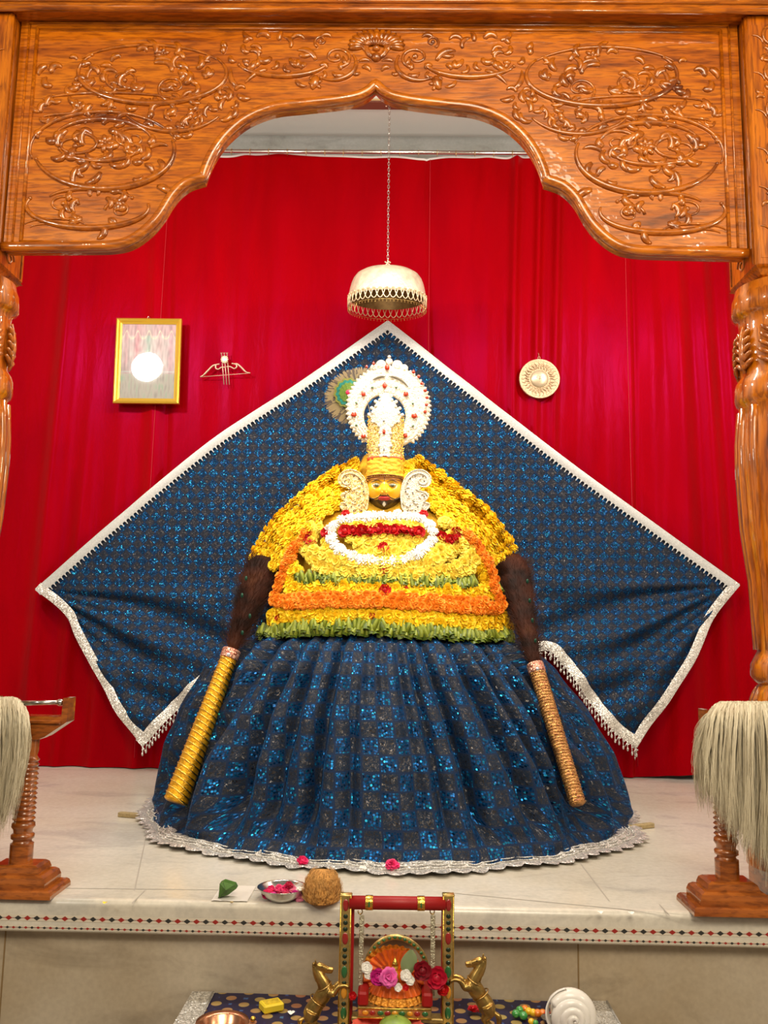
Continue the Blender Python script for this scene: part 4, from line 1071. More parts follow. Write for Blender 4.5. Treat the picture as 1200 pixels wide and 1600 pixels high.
# ================================================================== IDOL HEAD
YH = 2.92; sH = S(YH)
M['face']=pbr('yellow_painted_face',(0.82,0.42,0.005),0.35,coat=0.4)
M['dark']=pbr('dark_stone',(0.035,0.016,0.008),0.3,coat=0.5)
def head():
    c=at(601,768,YH)
    root=thing('deity_idol','garlanded idol with yellow painted face, dark beard and yellow turban','idol',c); body.parent=root; body.location=ORG[body.name]-Vector(c)
    W,H,D=27*sH,36*sH,30*sH
    def g(x,z,s): return math.exp(-(x*x+z*z)/(s*s))
    cols=[]
    def fn(u_,v):
        th=-pi/2+pi*v; a=2*pi*u_
        x=cos(th)*sin(a); y=-cos(th)*cos(a); z=sin(th)
        # head outline : straight cheeks, rounded chin
        wz = 1.0 if z>0 else 1-0.28*z*z*z*z-0.10*(-z)
        px=x*W*(1.0+0.10*(1-abs(z)**2))*wz; py=y*D; pz=z*H
        X=x; Z=z
        if y<0:
            f=-y
            py-= D*(0.20*g(X/0.16,(Z+0.05)/0.26,1)+0.10*g(X/0.20,(Z+0.16)/0.13,1))      # nose
            py+= D*0.13*(g((X-.36)/0.22,(Z-.20)/0.14,1)+g((X+.36)/0.22,(Z-.20)/0.14,1))  # eye sockets
            py-= D*0.07*(g((X-.42)/0.25,(Z+0.12)/0.22,1)+g((X+.42)/0.25,(Z+0.12)/0.22,1))
            py-= D*0.10*g(X/0.28,(Z+0.42)/0.10,1)-D*0.05*g(X/0.3,(Z+0.42)/0.02,1)       # lips
            py-= D*0.10*g(X/0.25,(Z+0.75)/0.18,1)
        # moustache line separates yellow and dark paint
        ax_=abs(X); line=-0.30+0.0*ax_ if ax_<0.12 else -0.27-0.20*sin(min(1,(ax_-.12)/.5)*pi*0.75)+ (0.30*max(0,ax_-0.55))
        n_=-0.33+0.02
        dark=z<line
        if ax_<0.13 and z>-0.30: dark=False
        cl=(0.84,0.43,0.004) if not dark else (0.030,0.014,0.006)
        if z<-0.34 and z>-0.52 and ((ax_/0.34)**2+((z+0.43)/0.085)**2)<1: cl=(0.55,0.03,0.03)
        if ((ax_/0.03)**2+((z-0.42)/0.17)**2)<1 and y<0: cl=(0.10,0.03,0.02)
        if ((ax_/0.09)**2+((z+0.66)/0.10)**2)<1 and y<0: cl=(0.75,0.72,0.6)
        cols.append(cl); return (c.x+px,c.y+py,c.z+pz)
    b=MB(); b.grid(fn,160,120); b.build('face',painted('face_paint',0.32,0,0.5),root,cols=cols)
    # eyes, brows, moustache curls
    for s_ in (-1,1):
        e=c+Vector((s_*12.5*sH,-D*0.90,5.5*sH))
        b=MB(); b.ball(e,(6.0*sH,3.0*sH,2.5*sH),14,10); ey=b.build('eye',pbr('eye_white',(0.42,0.40,0.26),0.2,coat=1),root)
        b=MB(); b.ball(e+Vector((-s_*0.5*sH,-2.6*sH,-0.6*sH)),(3.2*sH,1.3*sH,2.3*sH),12,8); b.build('iris',pbr('iris_green',(0.09,0.10,0.06),0.15,coat=1),ey)
        b=MB()
        def q(x,z,y=None):
            # a point lying on the face surface
            X=x/W; yy=-D*sqrt(max(0.02,1-X*X*0.8-(z/H)**2))-0.003; return c+Vector((x,yy if y is None else y,z))
        b.tube([q(s_*(3+i*2.1)*sH,(9.5+3.6*sin(pi*i/9))*sH) for i in range(10)],[0.0005+0.0009*sin(pi*i/9) for i in range(10)],6); b.build('eyebrow',M['dark'],root)
        b=MB(); b.tube([q(s_*(6.6+i*1.5)*sH-s_*0.2*sH,(5.5+3.6*sin(pi*i/8))*sH) for i in range(9)],0.0007,6); b.build('eyelid',M['dark'],root)
        b=MB(); b.tube([q(s_*x*sH,z*sH)+Vector((0,-0.001,0)) for x,z in [(2,-5),(4,-9),(8,-13),(13,-15.5),(18,-15.6),(22,-13.5),(24,-11)]],[.0014,.0018,.0018,.0016,.0014,.0011,.0006],7); b.build('moustache',M['dark'],root)
        b=MB(); b.tube([q(s_*x*sH,z*sH)+Vector((0,-0.002,0)) for x,z in [(5,2),(4,-5),(6,-10),(11,-13.8),(17,-14.6),(23,-11.5)]],0.0007,6); b.build('moustache_outline',M['gold'],root)
        b=MB(); b.ball(c+Vector((s_*W*1.08,0.004,0)),(0.006,0.010,0.016),8,8); b.build('ear',M['face'],root)
        b=MB(); b.ball(c+Vector((s_*2.7*sH,-D*1.16,-7*sH)),(2.3*sH,2.5*sH,2.2*sH),8,6); b.build('nostril',M['face'],root)
    b=MB(); b.tube([c+Vector((x*sH,-D*1.09-0.001*cos(x*.3),(-15.2+0.05*x*x*0.3)*sH)) for x in range(-9,10,2)],[0.0004+0.0018*cos(x/9*1.4) for x in range(-9,10,2)],8); b.build('lips',pbr('lip_red',(0.6,0.03,0.03),0.3,coat=.5),root)
    # turban : stack of wound yellow cloth
    b=MB()
    zt=at(601,720,YH).z; z0=at(601,747,YH).z
    def tb(u_,v):
        a=2*pi*u_; z=z0+(zt-z0)*v; R=(28.5-1.0*v)*sH+0.0012*abs(sin(v*9+2.0*sin(a*2)))+0.0035*nz(a*5,v*7)
        return (c.x+sin(a)*R*1.02,c.y-cos(a)*R*1.05,z)
    b.grid(tb,64,30,closeu=True); b.build('turban',pbr('yellow_turban_cloth',(0.80,0.42,0.02),0.6,var=.3,vscale=80,bump=0.3,bscale=150),root)
    b=MB()
    for k,(dz,r) in enumerate([(0,0.0013),(3,0.0016),(7,0.0013)]):
        b.tube([(c.x+sin(a)*29.3*sH,c.y-cos(a)*30.6*sH,z0+dz*sH-7*sH) for a in [2*pi*i/48 for i in range(48)]],r,6,closed=True)
    b.build('headband_cord',pbr('maroon_cord',(0.16,0.03,0.02),0.5),root)
    b=MB()
    for i in range(60):
        a=2*pi*i/60; b.ball((c.x+sin(a)*30.3*sH,c.y-cos(a)*31.4*sH,z0-2.2*sH),0.0015,6,5)
    b.build('headband_beads',M['gold'],root)
    # neck
    b=MB(); b.lathe([(0.052,-0.12),(0.045,-0.05),(0.045,-0.03)],(c.x,c.y+0.03,c.z),24); b.build('neck',M['dark'],root)
head()

# ================================================================== CROWN
M['crown']=pbr('bright_silver_crown',(0.70,0.64,0.50),0.36,0.45,bump=0.5,bscale=220)
def crownmat():
    m,nt,p=new('gilt_filigree'); I=p.inputs; tc=nd(nt,'ShaderNodeTexCoord')
    vo=nd(nt,'ShaderNodeTexVoronoi',i_Scale=190.0); lk(nt,tc.outputs['Object'],vo.inputs['Vector'])
    n=nd(nt,'ShaderNodeTexNoise',i_Scale=120.0,i_Detail=4.0,i_Distortion=2.0); lk(nt,tc.outputs['Object'],n.inputs['Vector'])
    r=ramp(nt,[(0.36,(0.30,0.13,0.02)),(0.47,(0.85,0.58,0.15)),(0.56,(0.80,0.70,0.48))]); lk(nt,n.outputs['Fac'],r.inputs[0]); lk(nt,r.outputs[0],I['Base Color'])
    b_=nd(nt,'ShaderNodeBump',i_Strength=0.7,i_Distance=0.004); lk(nt,n.outputs['Fac'],b_.inputs['Height']); lk(nt,b_.outputs[0],I['Normal'])
    I['Metallic'].default_value=0.4; I['Roughness'].default_value=0.35; return m
M['fili']=crownmat()
M['gem']=pbr('orange_red_gem',(0.42,0.03,0.006),0.12,coat=1)
M['ggem']=pbr('green_gem',(0.10,0.17,0.08),0.15,coat=1)
def crown():
    c=at(607,637,YH+0.03); ci_=at(601,650,YH+0.03); root=thing('jewelled_crown','tall jewelled white and gold crown with round halo on top of the turban','crown',at(602,722,YH))
    ro,ri=64*sH,33.5*sH
    # halo : annulus with raised rings, open at the bottom behind the tower
    def hf(u_,v):
        a=2*pi*u_; r=ri+(ro-ri)*v
        y=-0.004-0.004*sin(v*pi)-0.002*abs(sin(v*pi*4))-0.0012*sin(a*40)*sin(v*20)
        k=(c.x*v+ci_.x*(1-v),c.z*v+ci_.z*(1-v)); return (k[0]+sin(a)*r,c.y+y,k[1]+cos(a)*r*1.05)
    b=MB(); b.grid(hf,160,24,closeu=True); b.grid(lambda u_,v:(lambda q_:(q_[0],c.y+0.006,q_[2]))(hf(u_,1-v)),80,1,closeu=True)
    for rr,n_ in ((ri,90),(ro,150)):
        b.grid(lambda u_,v:(lambda q_:(q_[0],c.y-0.004+0.010*v,q_[2]))(hf(u_,1.0 if rr==ro else 0.0)),80,1,closeu=True)
    halo=b.build('halo',M['crown'],root)
    b=MB()
    for i in range(58):
        a=2*pi*i/58
        if cos(a)<-0.80: continue
        b.ball((c.x+sin(a)*ro,c.y,c.z+cos(a)*ro*1.05),(4.2*sH,2.6*sH,4.2*sH),8,6)
        b.ball((c.x+sin(a)*(ro+3.6*sH),c.y,c.z+cos(a)*(ro+3.6*sH)*1.05),(1.8*sH,1.6*sH,1.8*sH),6,5)
    for i in range(76):
        a=2*pi*i/76; b.ball((ci_.x+sin(a)*(ri+1.5*sH),c.y-0.006,ci_.z+cos(a)*(ri+1.5*sH)*1.05),0.0022,6,5)
    for i in range(60):
        a=2*pi*i/60; b.ball((c.x+sin(a)*(ro-14*sH),c.y-0.009,c.z+cos(a)*(ro-14*sH)*1.05),0.0026,6,5)
    # top finial petals
    for dx,dz,r in ((0,12,6),(0,20,3),(-13,6,9),(13,6,9),(-24,1,7),(24,1,7)):
        b.ball((c.x+dx*sH,c.y-0.002,c.z+ro*1.05+dz*sH-3*sH),(r*sH,2.4*sH,r*sH),10,8)
    b.build('petal_rim',M['crown'],halo)
    # scroll openings of the halo
    b=MB()
    for s_ in (-1,1):
        pts=[at(x,z,c.y-0.013) for x,z in ([(607,589),(613,588),(622,591),(631,597),(638,605)] if s_>0 else [(602,589),(598,588),(592,589),(587,591),(582,594)])]
        b.tube(spline(pts,4),[0.0008+0.0034*sin(pi*i/16)**0.7 for i in range(17)],6,flat=0.3,up=(0,-1,0))
    b.build('scroll_opening',pbr('grey_cutout',(0.17,0.15,0.10),0.6),halo)
    gems=[(0,53,4.2,5.2),(-1,24,0,0),(-1,39,3.8,5.2)]
    def gem(px,py,rx,rz,mat=None,y=-0.014,nm='gem'):
        p=at(px,py,c.y); b=MB(); rx*=1.35; rz*=1.3; b.ball((p.x,c.y+y,p.z),(rx*sH,2.2*sH,rz*sH),10,8)
        if rz>rx*1.1: b.ball((p.x,c.y+y,p.z+rz*sH*0.7),(rx*0.5*sH,1.6*sH,rz*0.6*sH),8,6)
        b.build(nm,mat or M['gem'],halo)
    for px,py,rx,rz in [(605,576,3.1,3.8),(601,604,2.7,3.8),(568,617,3,3.4),(634,617,3.2,3.4),(553,649,3.6,3.4),(647,651,3.8,3.6),(568,683,3,3),(633,682,3,3),(584,570,1.7,2.2),(573,575,1.7,2),(646,583,2,2.4),(654,590,2,2.2),(659,601,2.2,2.2),(664,612,2.2,2.2),(667,623,2.2,2),(666,634,2.2,2),(664,645,2.2,2.2)]:
        gem(px,py,rx,rz)
    for px,py in [(582,607),(619,607),(557,631),(645,632),(557,666),(645,667)]: gem(px,py,1.6,1.6,M['ggem'],nm='green_gem')
    # crown tower
    def X(px,py): return at(px,py,YH)
    zb_=X(602,722).z; cx=X(602,700).x
    prof=[(27.5,0),(27.8,4),(26.8,8),(27.0,30),(27.6,52),(27.4,62),(25,70),(21,78),(15,86),(9,91),(3,94)]
    b=MB()
    def tw(u_,v):
        a=2*pi*u_; f=v*(len(prof)-1); i=min(int(f),len(prof)-2); t=f-i
        r=prof[i][0]+(prof[i+1][0]-prof[i][0])*t; z=prof[i][1]+(prof[i+1][1]-prof[i][1])*t
        r=r*(1+0.02*sin(a*16)*sin(z*0.5))
        return (cx+sin(a)*r*sH,YH-cos(a)*r*sH*0.95,zb_+z*sH)
    b.grid(tw,96,90,closeu=True); tower=b.build('crown_tower',M['fili'],root)
    b=MB(); q=random.Random(4)
    for row in range(22):
        for k in range(22):
            a=-1.45+2.9*k/21+ (0.07 if row%2 else 0); z=10+row*3.0; 
            if abs(a)<0.34: continue
            r=27.6*sH; Mx=Matrix.Rotation(-a,3,'Z')
            comma(b,(cx+sin(a)*r,0,zb_+z*sH),q.uniform(0,6.28),0.007,0.0011,2.0,YH-cos(a)*r*0.95-0.0005,5)
    b.build('filigree',M['gold'],tower)
    # white leaf shield down the front and its peak
    b=MB()
    out=[(-6,4),(-9,20),(-8,40),(-10,52),(-20,60),(-26,72),(-20,74),(-22,82),(-15,84),(-16,92),(-9,94),(-8,101),(0,108)]
    pts=[(x,z) for x,z in out]+[(-x,z) for x,z in reversed(out[:-1])]
    def yb(x,z):
        return YH-0.95*27.5*sH*cos(min(1.2,abs(x)/27.5))-0.004-(0.0 if z<75 else -0.010*(z-75)/30)
    # build by rows so it hugs the tower
    L=out; rows=60
    def sh(u_,v):
        z=4+104*v
        xw=0.5
        for (x0,z0),(x1,z1) in zip(L,L[1:]):
            if min(z0,z1)<=z<=max(z0,z1) and z1!=z0:
                xw=max(xw,abs(x0+(x1-x0)*(z-z0)/(z1-z0)))
        x=(2*u_-1)*xw
        return (cx+x*sH,yb(x,z)-0.002*sin(pi*u_)-0.0015*abs(sin(z*0.35+abs(x)*0.2)),zb_+z*sH)
    b.grid(sh,16,rows); 
    for x,z in pts: b.ball((cx+x*sH,yb(x,z)-0.001,zb_+z*sH),(3.0*sH,2*sH,3.0*sH),8,6)
    b.build('front_shield',M['crown'],tower)
    for py,rx,rz in ((675,2.6,4.4),(702,1.4,2.6),(658,2.2,1.2)):
        p=at(600,py,YH-0.06); b=MB(); b.ball((p.x,YH-0.95*27.5*sH-0.008,p.z),(rx*sH,2*sH,rz*sH),10,8); b.build('gem',M['gem'] if py==675 else pbr('grey_gem',(0.3,0.3,0.28),0.3),tower)
    b=MB(); b.lathe([(28.2*sH,0),(28.8*sH,0.003),(28.8*sH,0.008),(28.0*sH,0.011)],(cx,YH,zb_-0.001),64,sy=0.97,cap=False); b.build('red_band',pbr('red_trim',(0.60,0.05,0.01),0.5),tower)
    b=MB()
    for i in range(64):
        a=2*pi*i/64; b.ball((cx+sin(a)*28.7*sH,YH-cos(a)*28.7*sH*0.97,zb_+0.013),0.0018,6,5)
    b.build('bead_row',M['gold'],tower)
    b=MB()
    for s_ in (-1,1): b.tube([(cx+s_*22*sH,YH+0.02,at(600,646,YH).z),(c.x+s_*ri,c.y-0.002,at(600,646,YH).z)],0.0013,6)
    b.tube([(cx,YH+0.03,zb_+0.02),(cx,c.y+0.004,c.z-ri-0.01)],0.004,8); b.build('halo_stay',M['brass'],root)
crown()

# ================================================================== EAR ORNAMENTS
M['chip']=pbr('dark_stone_chips',(0.10,0.07,0.05),0.2)
def ornament(sg,lab,mat):
    cx=640 if sg>0 else 562
    y=YH-0.035; y2=y
    c=at(cx,790,y); root=thing('ear_ornament',lab,'ornament',c)
    X=lambda dx,py:at(601+sg*dx,py,y)
    out=[(28,796),(26,786),(25,772),(28,756),(34,744),(44,736),(56,734),(66,738),(72,746),(71,756),(64,761),(55,760),(52,766),(58,768),(68,773),(66,780),(60,784),(68,786),(70,791),(64,798),(54,803),(40,803)]
    P=[X(a,b_) for a,b_ in out]; P=spline(P,4,closed=True)
    if sg<0: P=P[::-1]
    b=MB(); b.prism(P,(0,0.010,0)); pl_=b.build('plate',mat,root,smooth=False)
    b=MB(); b.tube([p+Vector((0,-0.001,0)) for p in P],0.0022,6,closed=True)
    sc=[(30,790),(30,772),(35,752),(45,742),(57,740),(66,746),(65,755),(57,757),(53,751),(57,747)]
    b.tube([p+Vector((0,-0.002,0)) for p in spline([X(a,z) for a,z in sc],5)],0.0026,6); b.build('scroll_rim',mat,pl_)
    q=random.Random(8); b=MB()
    for a,z in [(36,756),(40,748),(48,744),(33,768),(38,776),(46,784),(40,790),(52,792),(58,798),(48,798),(62,776),(60,790),(36,798),(44,770),(60,745),(62,752)]:
        p=X(a,z); bb=MB(); bb.ball(p+Vector((0,-0.003,0)),(1.0*sH,0.8*sH,1.5*sH),6,5); bb.build('stone_chip',M['chip'],pl_)
    b=MB()
    for k in range(26):
        a=q.uniform(30,66); z=q.uniform(762,800); p=X(a,z)
        comma(b,(p.x,0,p.z),q.uniform(0,6.28),0.012,0.0022,2.0,p.y-0.002)
    b.build('relief_petals',mat,pl_)
    # pin to the head
    b=MB(); b.tube([X(26,775)+Vector((0,0.008,0)),X(18,775)+Vector((0,0.03,0))],0.0025,6); b.build('pin',M['brass'],root)
ornament(1,'white scroll-shaped ear ornament right of the idol face, bright and smooth',M['crown'])
ornament(-1,'scroll-shaped ear ornament left of the idol face, openwork gold and white',M['fili'])

# ================================================================== PEACOCK FEATHER
def feather():
    y=YH+0.055
    c=at(552,612,y); root=thing('peacock_feather','round peacock feather eye tucked behind the left side of the crown halo','feather',c)
    cc=at(548,611,y); R=0
    b=MB(); cols=[]; q=random.Random(6)
    base=at(562,618,y)
    for k in range(150):
        a=radians(62+ 205*k/149+q.uniform(-1,1)); L=(38+5*sin(a*2.0+1.0)+q.uniform(-2,2))*sH
        d=Vector((cos(a),0,sin(a))); t=Vector((-d.z,0,d.x)); p0=base+d*6*sH; 
        bend=q.uniform(-.3,.3)
        rows=[]
        n=5
        o=len(b.v)
        for i in range(n+1):
            s_=i/n; p=p0+d*(L+8*sH)*s_+t*(bend*0.01*s_*s_)+Vector((0,-0.004*s_*(1-s_)+q.uniform(-.0006,.0006)+0.006*s_,0)); w_=0.0034*(0.4+s_)*(1 if i<n else 0.25)
            b.v+=[p-t*w_,p+t*w_]; c1=(0.13,0.11,0.02) if k%3 else (0.03,0.022,0.01)
            tip=(0.20,0.14,0.06) if k%3 else (0.05,0.03,0.015); cl=tuple(c1[j]*(1-s_)+tip[j]*s_ for j in range(3)); cols+=[cl,cl]
        for i in range(n): b.f.append((o+2*i,o+2*i+1,o+2*i+3,o+2*i+2)); b.mi.append(0)
    b.build('barbs',painted('feather_barbs',0.5),root,cols=cols)
    eye_=at(545,614,y-0.004); rings=[((24,25),(0.14,0.15,0.02),'outer_eye'),((20.5,21.5),(0.005,0.14,0.11),'teal_ring'),((15.5,16.5),(0.09,0.16,0.015),'green_ring')]
    prev=root
    for j,((rx,rz),cl,nm) in enumerate(rings):
        b=MB()
        def f(u_,v): 
            a=2*pi*u_; wob=1+0.06*sin(a*14); return (eye_.x+0.0+cos(a)*rx*sH*v*wob-0.0,eye_.y-0.002*j-0.003*(1-v),eye_.z+sin(a)*rz*sH*v*wob)
        b.grid(f,48,5,closeu=True); b.build(nm,pbr(nm,cl,0.35,0.35,var=.35,vscale=220),root)
    b=MB(); b.ball(eye_+Vector((0.002,-0.008,0)),(6*sH,1.5*sH,4.5*sH)); b.build('pink_centre',pbr('pink_centre',(0.65,0.02,0.08),0.4),root)
    b=MB(); b.tube([eye_+Vector((0.01,0.0,0)),at(575,632,y),at(590,690,y),at(594,720,y)],0.0018,6); b.build('quill',pbr('quill',(0.5,0.45,0.3),0.4),root)
feather()

# ================================================================== PEACOCK PLUME BROOMS
def plume_mat():
    m,nt,p=new('dark_brown_plume'); tc=nd(nt,'ShaderNodeTexCoord'); n=nd(nt,'ShaderNodeTexNoise',i_Scale=14.0,i_Detail=6.0); lk(nt,tc.outputs['Object'],n.inputs['Vector'])
    r=ramp(nt,[(0.35,(0.012,0.004,0.002)),(0.6,(0.045,0.012,0.005)),(0.8,(0.09,0.03,0.01))]); lk(nt,n.outputs['Fac'],r.inputs[0]); lk(nt,r.outputs[0],p.inputs['Base Color']); p.inputs['Roughness'].default_value=0.6; p.inputs['Specular IOR Level'].default_value=0.12; return m
M['plume']=plume_mat()
def broom(lab,h0,h1,tip,kind,seed,wid0,wid1):
    q=random.Random(seed)
    P0=on_body(*h0,0.03); P1=on_body(*h1,0.035); 
    root=thing('plume_broom',lab,'broom',P0)
    ax=(P1-P0).normalized(); side_=ax.cross(Vector((0,1,0))).normalized(); L=(P1-P0).length
    b=MB(); n=120; pts=[];rr=[]
    for i in range(n+1):
        t=i/n; pts.append(P0+ax*L*t)
        base=wid0+(wid1-wid0)*t
        rr.append(base*(1+(0.05 if kind=='gold' else 0.07)*abs(sin(i*(1.25 if kind=='gold' else 1.57)))+0.03*nz(i*0.6)))
    pts=[P0-ax*0.004]+pts; rr=[wid0*0.8]+rr
    mat=pbr('gold_wound_ribbon',(0.72,0.36,0.012),0.28,0.65,var=0.35,vscale=55,bump=.4,bscale=160) if kind=='gold' else pbr('copper_gold_beading',(0.55,0.27,0.09),0.3,0.7,var=0.6,vscale=120,bump=.5,bscale=260)
    b.tube(pts,rr,20); h=b.build('handle',mat,root)
    b=MB(); N=26 if kind=='gold' else 44
    for i in range(N):
        t=(i+0.5)/N; R=wid0+(wid1-wid0)*t
        dz=0.35 if kind=='gold' else 0.1
        ring=[P0+ax*(L*t+cos(a)*R*dz)+(side_*cos(a)+ax.cross(side_)*sin(a))*(R*1.05) for a in [2*pi*k/20 for k in range(20)]]
        b.tube(ring,0.0028 if kind=='gold' else 0.0017,6,closed=True)
    b.build('winding_cord',M['gold'] if kind=='gold' else glitter('copper_beads',(0.30,0.07,0.05),(0.75,0.45,0.12),260,0.8,0.3,0.7),h)
    b=MB(); cpts=[P1+ax*k*0.004 for k in range(9)]
    b.tube(cpts,[wid1*(1.12+0.06*(k%2)) for k in range(9)],18); col=b.build('collar',glitter('pink_sequin_collar',(0.45,0.12,0.08),(0.8,0.5,0.35),240,0.8,0.35,0.6),root)
    b=MB(); b.ball(P1+ax*0.016+Vector((0,-wid1*1.15,0)),(0.007,0.004,0.007)); b.build('rhinestone',pbr('rhinestone',(0.7,0.75,0.8),0.1,0.6,coat=1),col)
    # plume of long soft barbs
    T=on_body(*tip,0.03); LT=(T-P1).length; axT=(T-P1).normalized(); sd=axT.cross(Vector((0,1,0))).normalized()
    b=MB()
    S0=P1+ax*0.03
    def envelope(t): # half width
        return interp([(0,0.6),(0.25,1.0),(0.5,1.45),(0.75,1.95),(0.9,1.95),(1.0,1.35)],t)*0.034
    core=[S0+axT*LT*t for t in [k/14 for k in range(15)]]
    b.tube(core,[envelope(k/14)*0.86 for k in range(15)],14,flat=0.6,up=(0,-1,0))
    for k in range(2600):
        t0=q.random()**0.8*0.95; ang=q.uniform(0,2*pi); e=envelope(t0)*q.uniform(0.6,0.95)
        p=S0+axT*LT*t0+sd*cos(ang)*e+Vector((0,-1,0))*sin(ang)*e*0.65
        d=(axT*1.0+sd*cos(ang)*q.uniform(0.1,1.0)+Vector((0,-0.4*sin(ang),0))+Vector((q.uniform(-.3,.3),q.uniform(-.2,.2),q.uniform(-.3,.3)))).normalized()
        Ls=q.uniform(0.025,0.055); w_=0.0006; t_=d.cross(Vector((0,1,0))).normalized()*w_; cv=Vector((q.uniform(-.012,.012),0,q.uniform(-.014,.004)))
        o=len(b.v)
        for i in range(5):
            s_=i/4; c_=p+d*Ls*s_+cv*s_*s_; b.v+=[c_-t_*(1.2-s_),c_+t_*(1.2-s_)]
        for i in range(4): b.f.append((o+2*i,o+2*i+1,o+2*i+3,o+2*i+2)); b.mi.append(0)
    b.build('plume',M['plume'],root)
    for k in range(4):
        t0=0.2+0.18*k; s_=q.choice((-1,1)); p=S0+axT*LT*t0+sd*s_*envelope(t0)*0.5+Vector((0,-envelope(t0)*0.75,0))
        b=MB(); b.ball(p,(0.005,0.002,0.008),8,6); b.build('feather_eye',pbr('dark_green_eye',(0.01,0.06,0.035),0.3,0.4),root)
broom('peacock plume broom with gold ribbon-wound handle leaning on the left side of the skirt',(275,1252),(357,1030),(412,886),'gold',1,0.036,0.026)
broom('peacock plume broom with copper beaded handle leaning on the right side of the skirt',(903,1256),(840,1052),(800,882),'copper',2,0.022,0.024)

# ================================================================== HANGING CANOPY (chhatra)
M['palegold']=pbr('pale_gold_wire',(0.85,0.68,0.42),0.35,0.6)
def chhatra():
    y=3.60; s_=S(y)
    top=at(606,411,y); root=thing('hanging_canopy','tarnished silver umbrella canopy with looped rim hanging on a chain above the shawl tip','canopy',top)
    c=at(605,465,y-0.0); zr=c.z; R=63*s_; cx=c.x
    ztop=at(605,421,y).z; H=ztop-zr
    def tilt(b):
        pv=Vector((cx,y,zr+H)); R_=Matrix.Rotation(radians(6.5),3,'X'); b.v=[pv+R_@(v-pv) for v in b.v]
    prof=[(1.0,0.0),(0.99,0.12),(0.965,0.30),(0.93,0.48),(0.88,0.64),(0.80,0.78),(0.66,0.89),(0.45,0.965),(0.22,1.0),(0.05,1.02)]
    b=MB(); b.lathe([(r*R,h*H) for r,h in prof],(cx,y,zr),56,cap=False)
    b.lathe([(r*R*0.97,h*H-0.006) for r,h in reversed(prof)],(cx,y,zr),56,cap=False,m=1)
    b.lathe([(R*0.97,-0.006),(R,0)],(cx,y,zr),56,cap=False)
    tilt(b); dome=b.build('dome',[M['oldsilver'],pbr('dark_brass_lining',(0.26,0.15,0.05),0.45,0.6,var=.3,vscale=40)],root)
    b=MB(); n=40
    for k in range(n):
        a0=2*pi*k/n; pts=[]
        for i in range(15):
            t=i/14; aa=a0+(t-0.5)*2*pi/n*1.6; pts.append((cx+sin(aa)*R*1.015,y-cos(aa)*R*1.015,zr+0.004-0.044*sin(pi*t)**0.7))
        b.tube(pts,0.0020,5)
        b.ball((cx+sin(a0)*R*1.01,y-cos(a0)*R*1.01,zr+0.005),0.004,6,5)
    tilt(b); b.build('loop_fringe',M['palegold'],root)
    b=MB(); b.tube([(cx+sin(a)*R*1.01,y-cos(a)*R*1.01,zr-0.047) for a in [2*pi*i/56 for i in range(56)]],0.0010,5,closed=True)
    for k in range(68):
        a0=2*pi*k/68; b.tube([(cx+sin(a0)*R*1.01,y-cos(a0)*R*1.01,zr-0.047),(cx+sin(a0)*R*1.01,y-cos(a0)*R*1.01,zr-0.054)],0.0008,4); b.ball((cx+sin(a0)*R*1.01,y-cos(a0)*R*1.01,zr-0.056),0.0020,5,4)
    for a0,L in ((-1.2,0.03),(1.25,0.035),(1.1,0.02),(-0.9,0.045)):
        p=Vector((cx+sin(a0)*R,y-cos(a0)*R,zr-0.045)); b.tube([p+Vector((0.004*sin(i*1.1),0,-L*i/6)) for i in range(7)],0.0011,5)
    tilt(b); b.build('bead_fringe',M['brass'],root)
    b=MB(); z=zr+H
    b.tube([(cx+cos(a)*0.011,y,z+0.013+sin(a)*0.013) for a in [2*pi*i/16 for i in range(16)]],0.0028,7,closed=True)
    b.tube([(cx,y+cos(a)*0.009,z+0.034+sin(a)*0.011) for a in [2*pi*i/16 for i in range(16)]],0.0026,7,closed=True)
    b.tube([(cx-0.013,y,z+0.036),(cx-0.004,y,z+0.030),(cx+0.006,y,z+0.036),(cx+0.012,y-0.002,z+0.030)],0.0030,6)
    b.build('hook',M['oldsilver'],root)
    b=MB(); zt=zb-0.010; z0=z+0.044; L=zt-z0; n=int(L/0.0135); xt=at(608.5,162,y).x
    for k in range(n+1):
        t=k/n; zz=z0+L*t; xx=cx+(xt-cx)*t
        if k%2: b.tube([(xx+cos(a)*0.0042,y,zz+sin(a)*0.0092) for a in [2*pi*i/10 for i in range(10)]],0.0014,5,closed=True)
        else: b.tube([(xx,y+cos(a)*0.0042,zz+sin(a)*0.0092) for a in [2*pi*i/10 for i in range(10)]],0.0014,5,closed=True)
    b.build('chain',M['steel'],root)
    b=MB(); b.tube([(xt+cos(a)*0.016,y+0.01,zb-0.013+sin(a)*0.006) for a in [pi*i/8 for i in range(9)]],0.0035,7); b.build('ceiling_hook',M['oldsilver'],root)
chhatra()

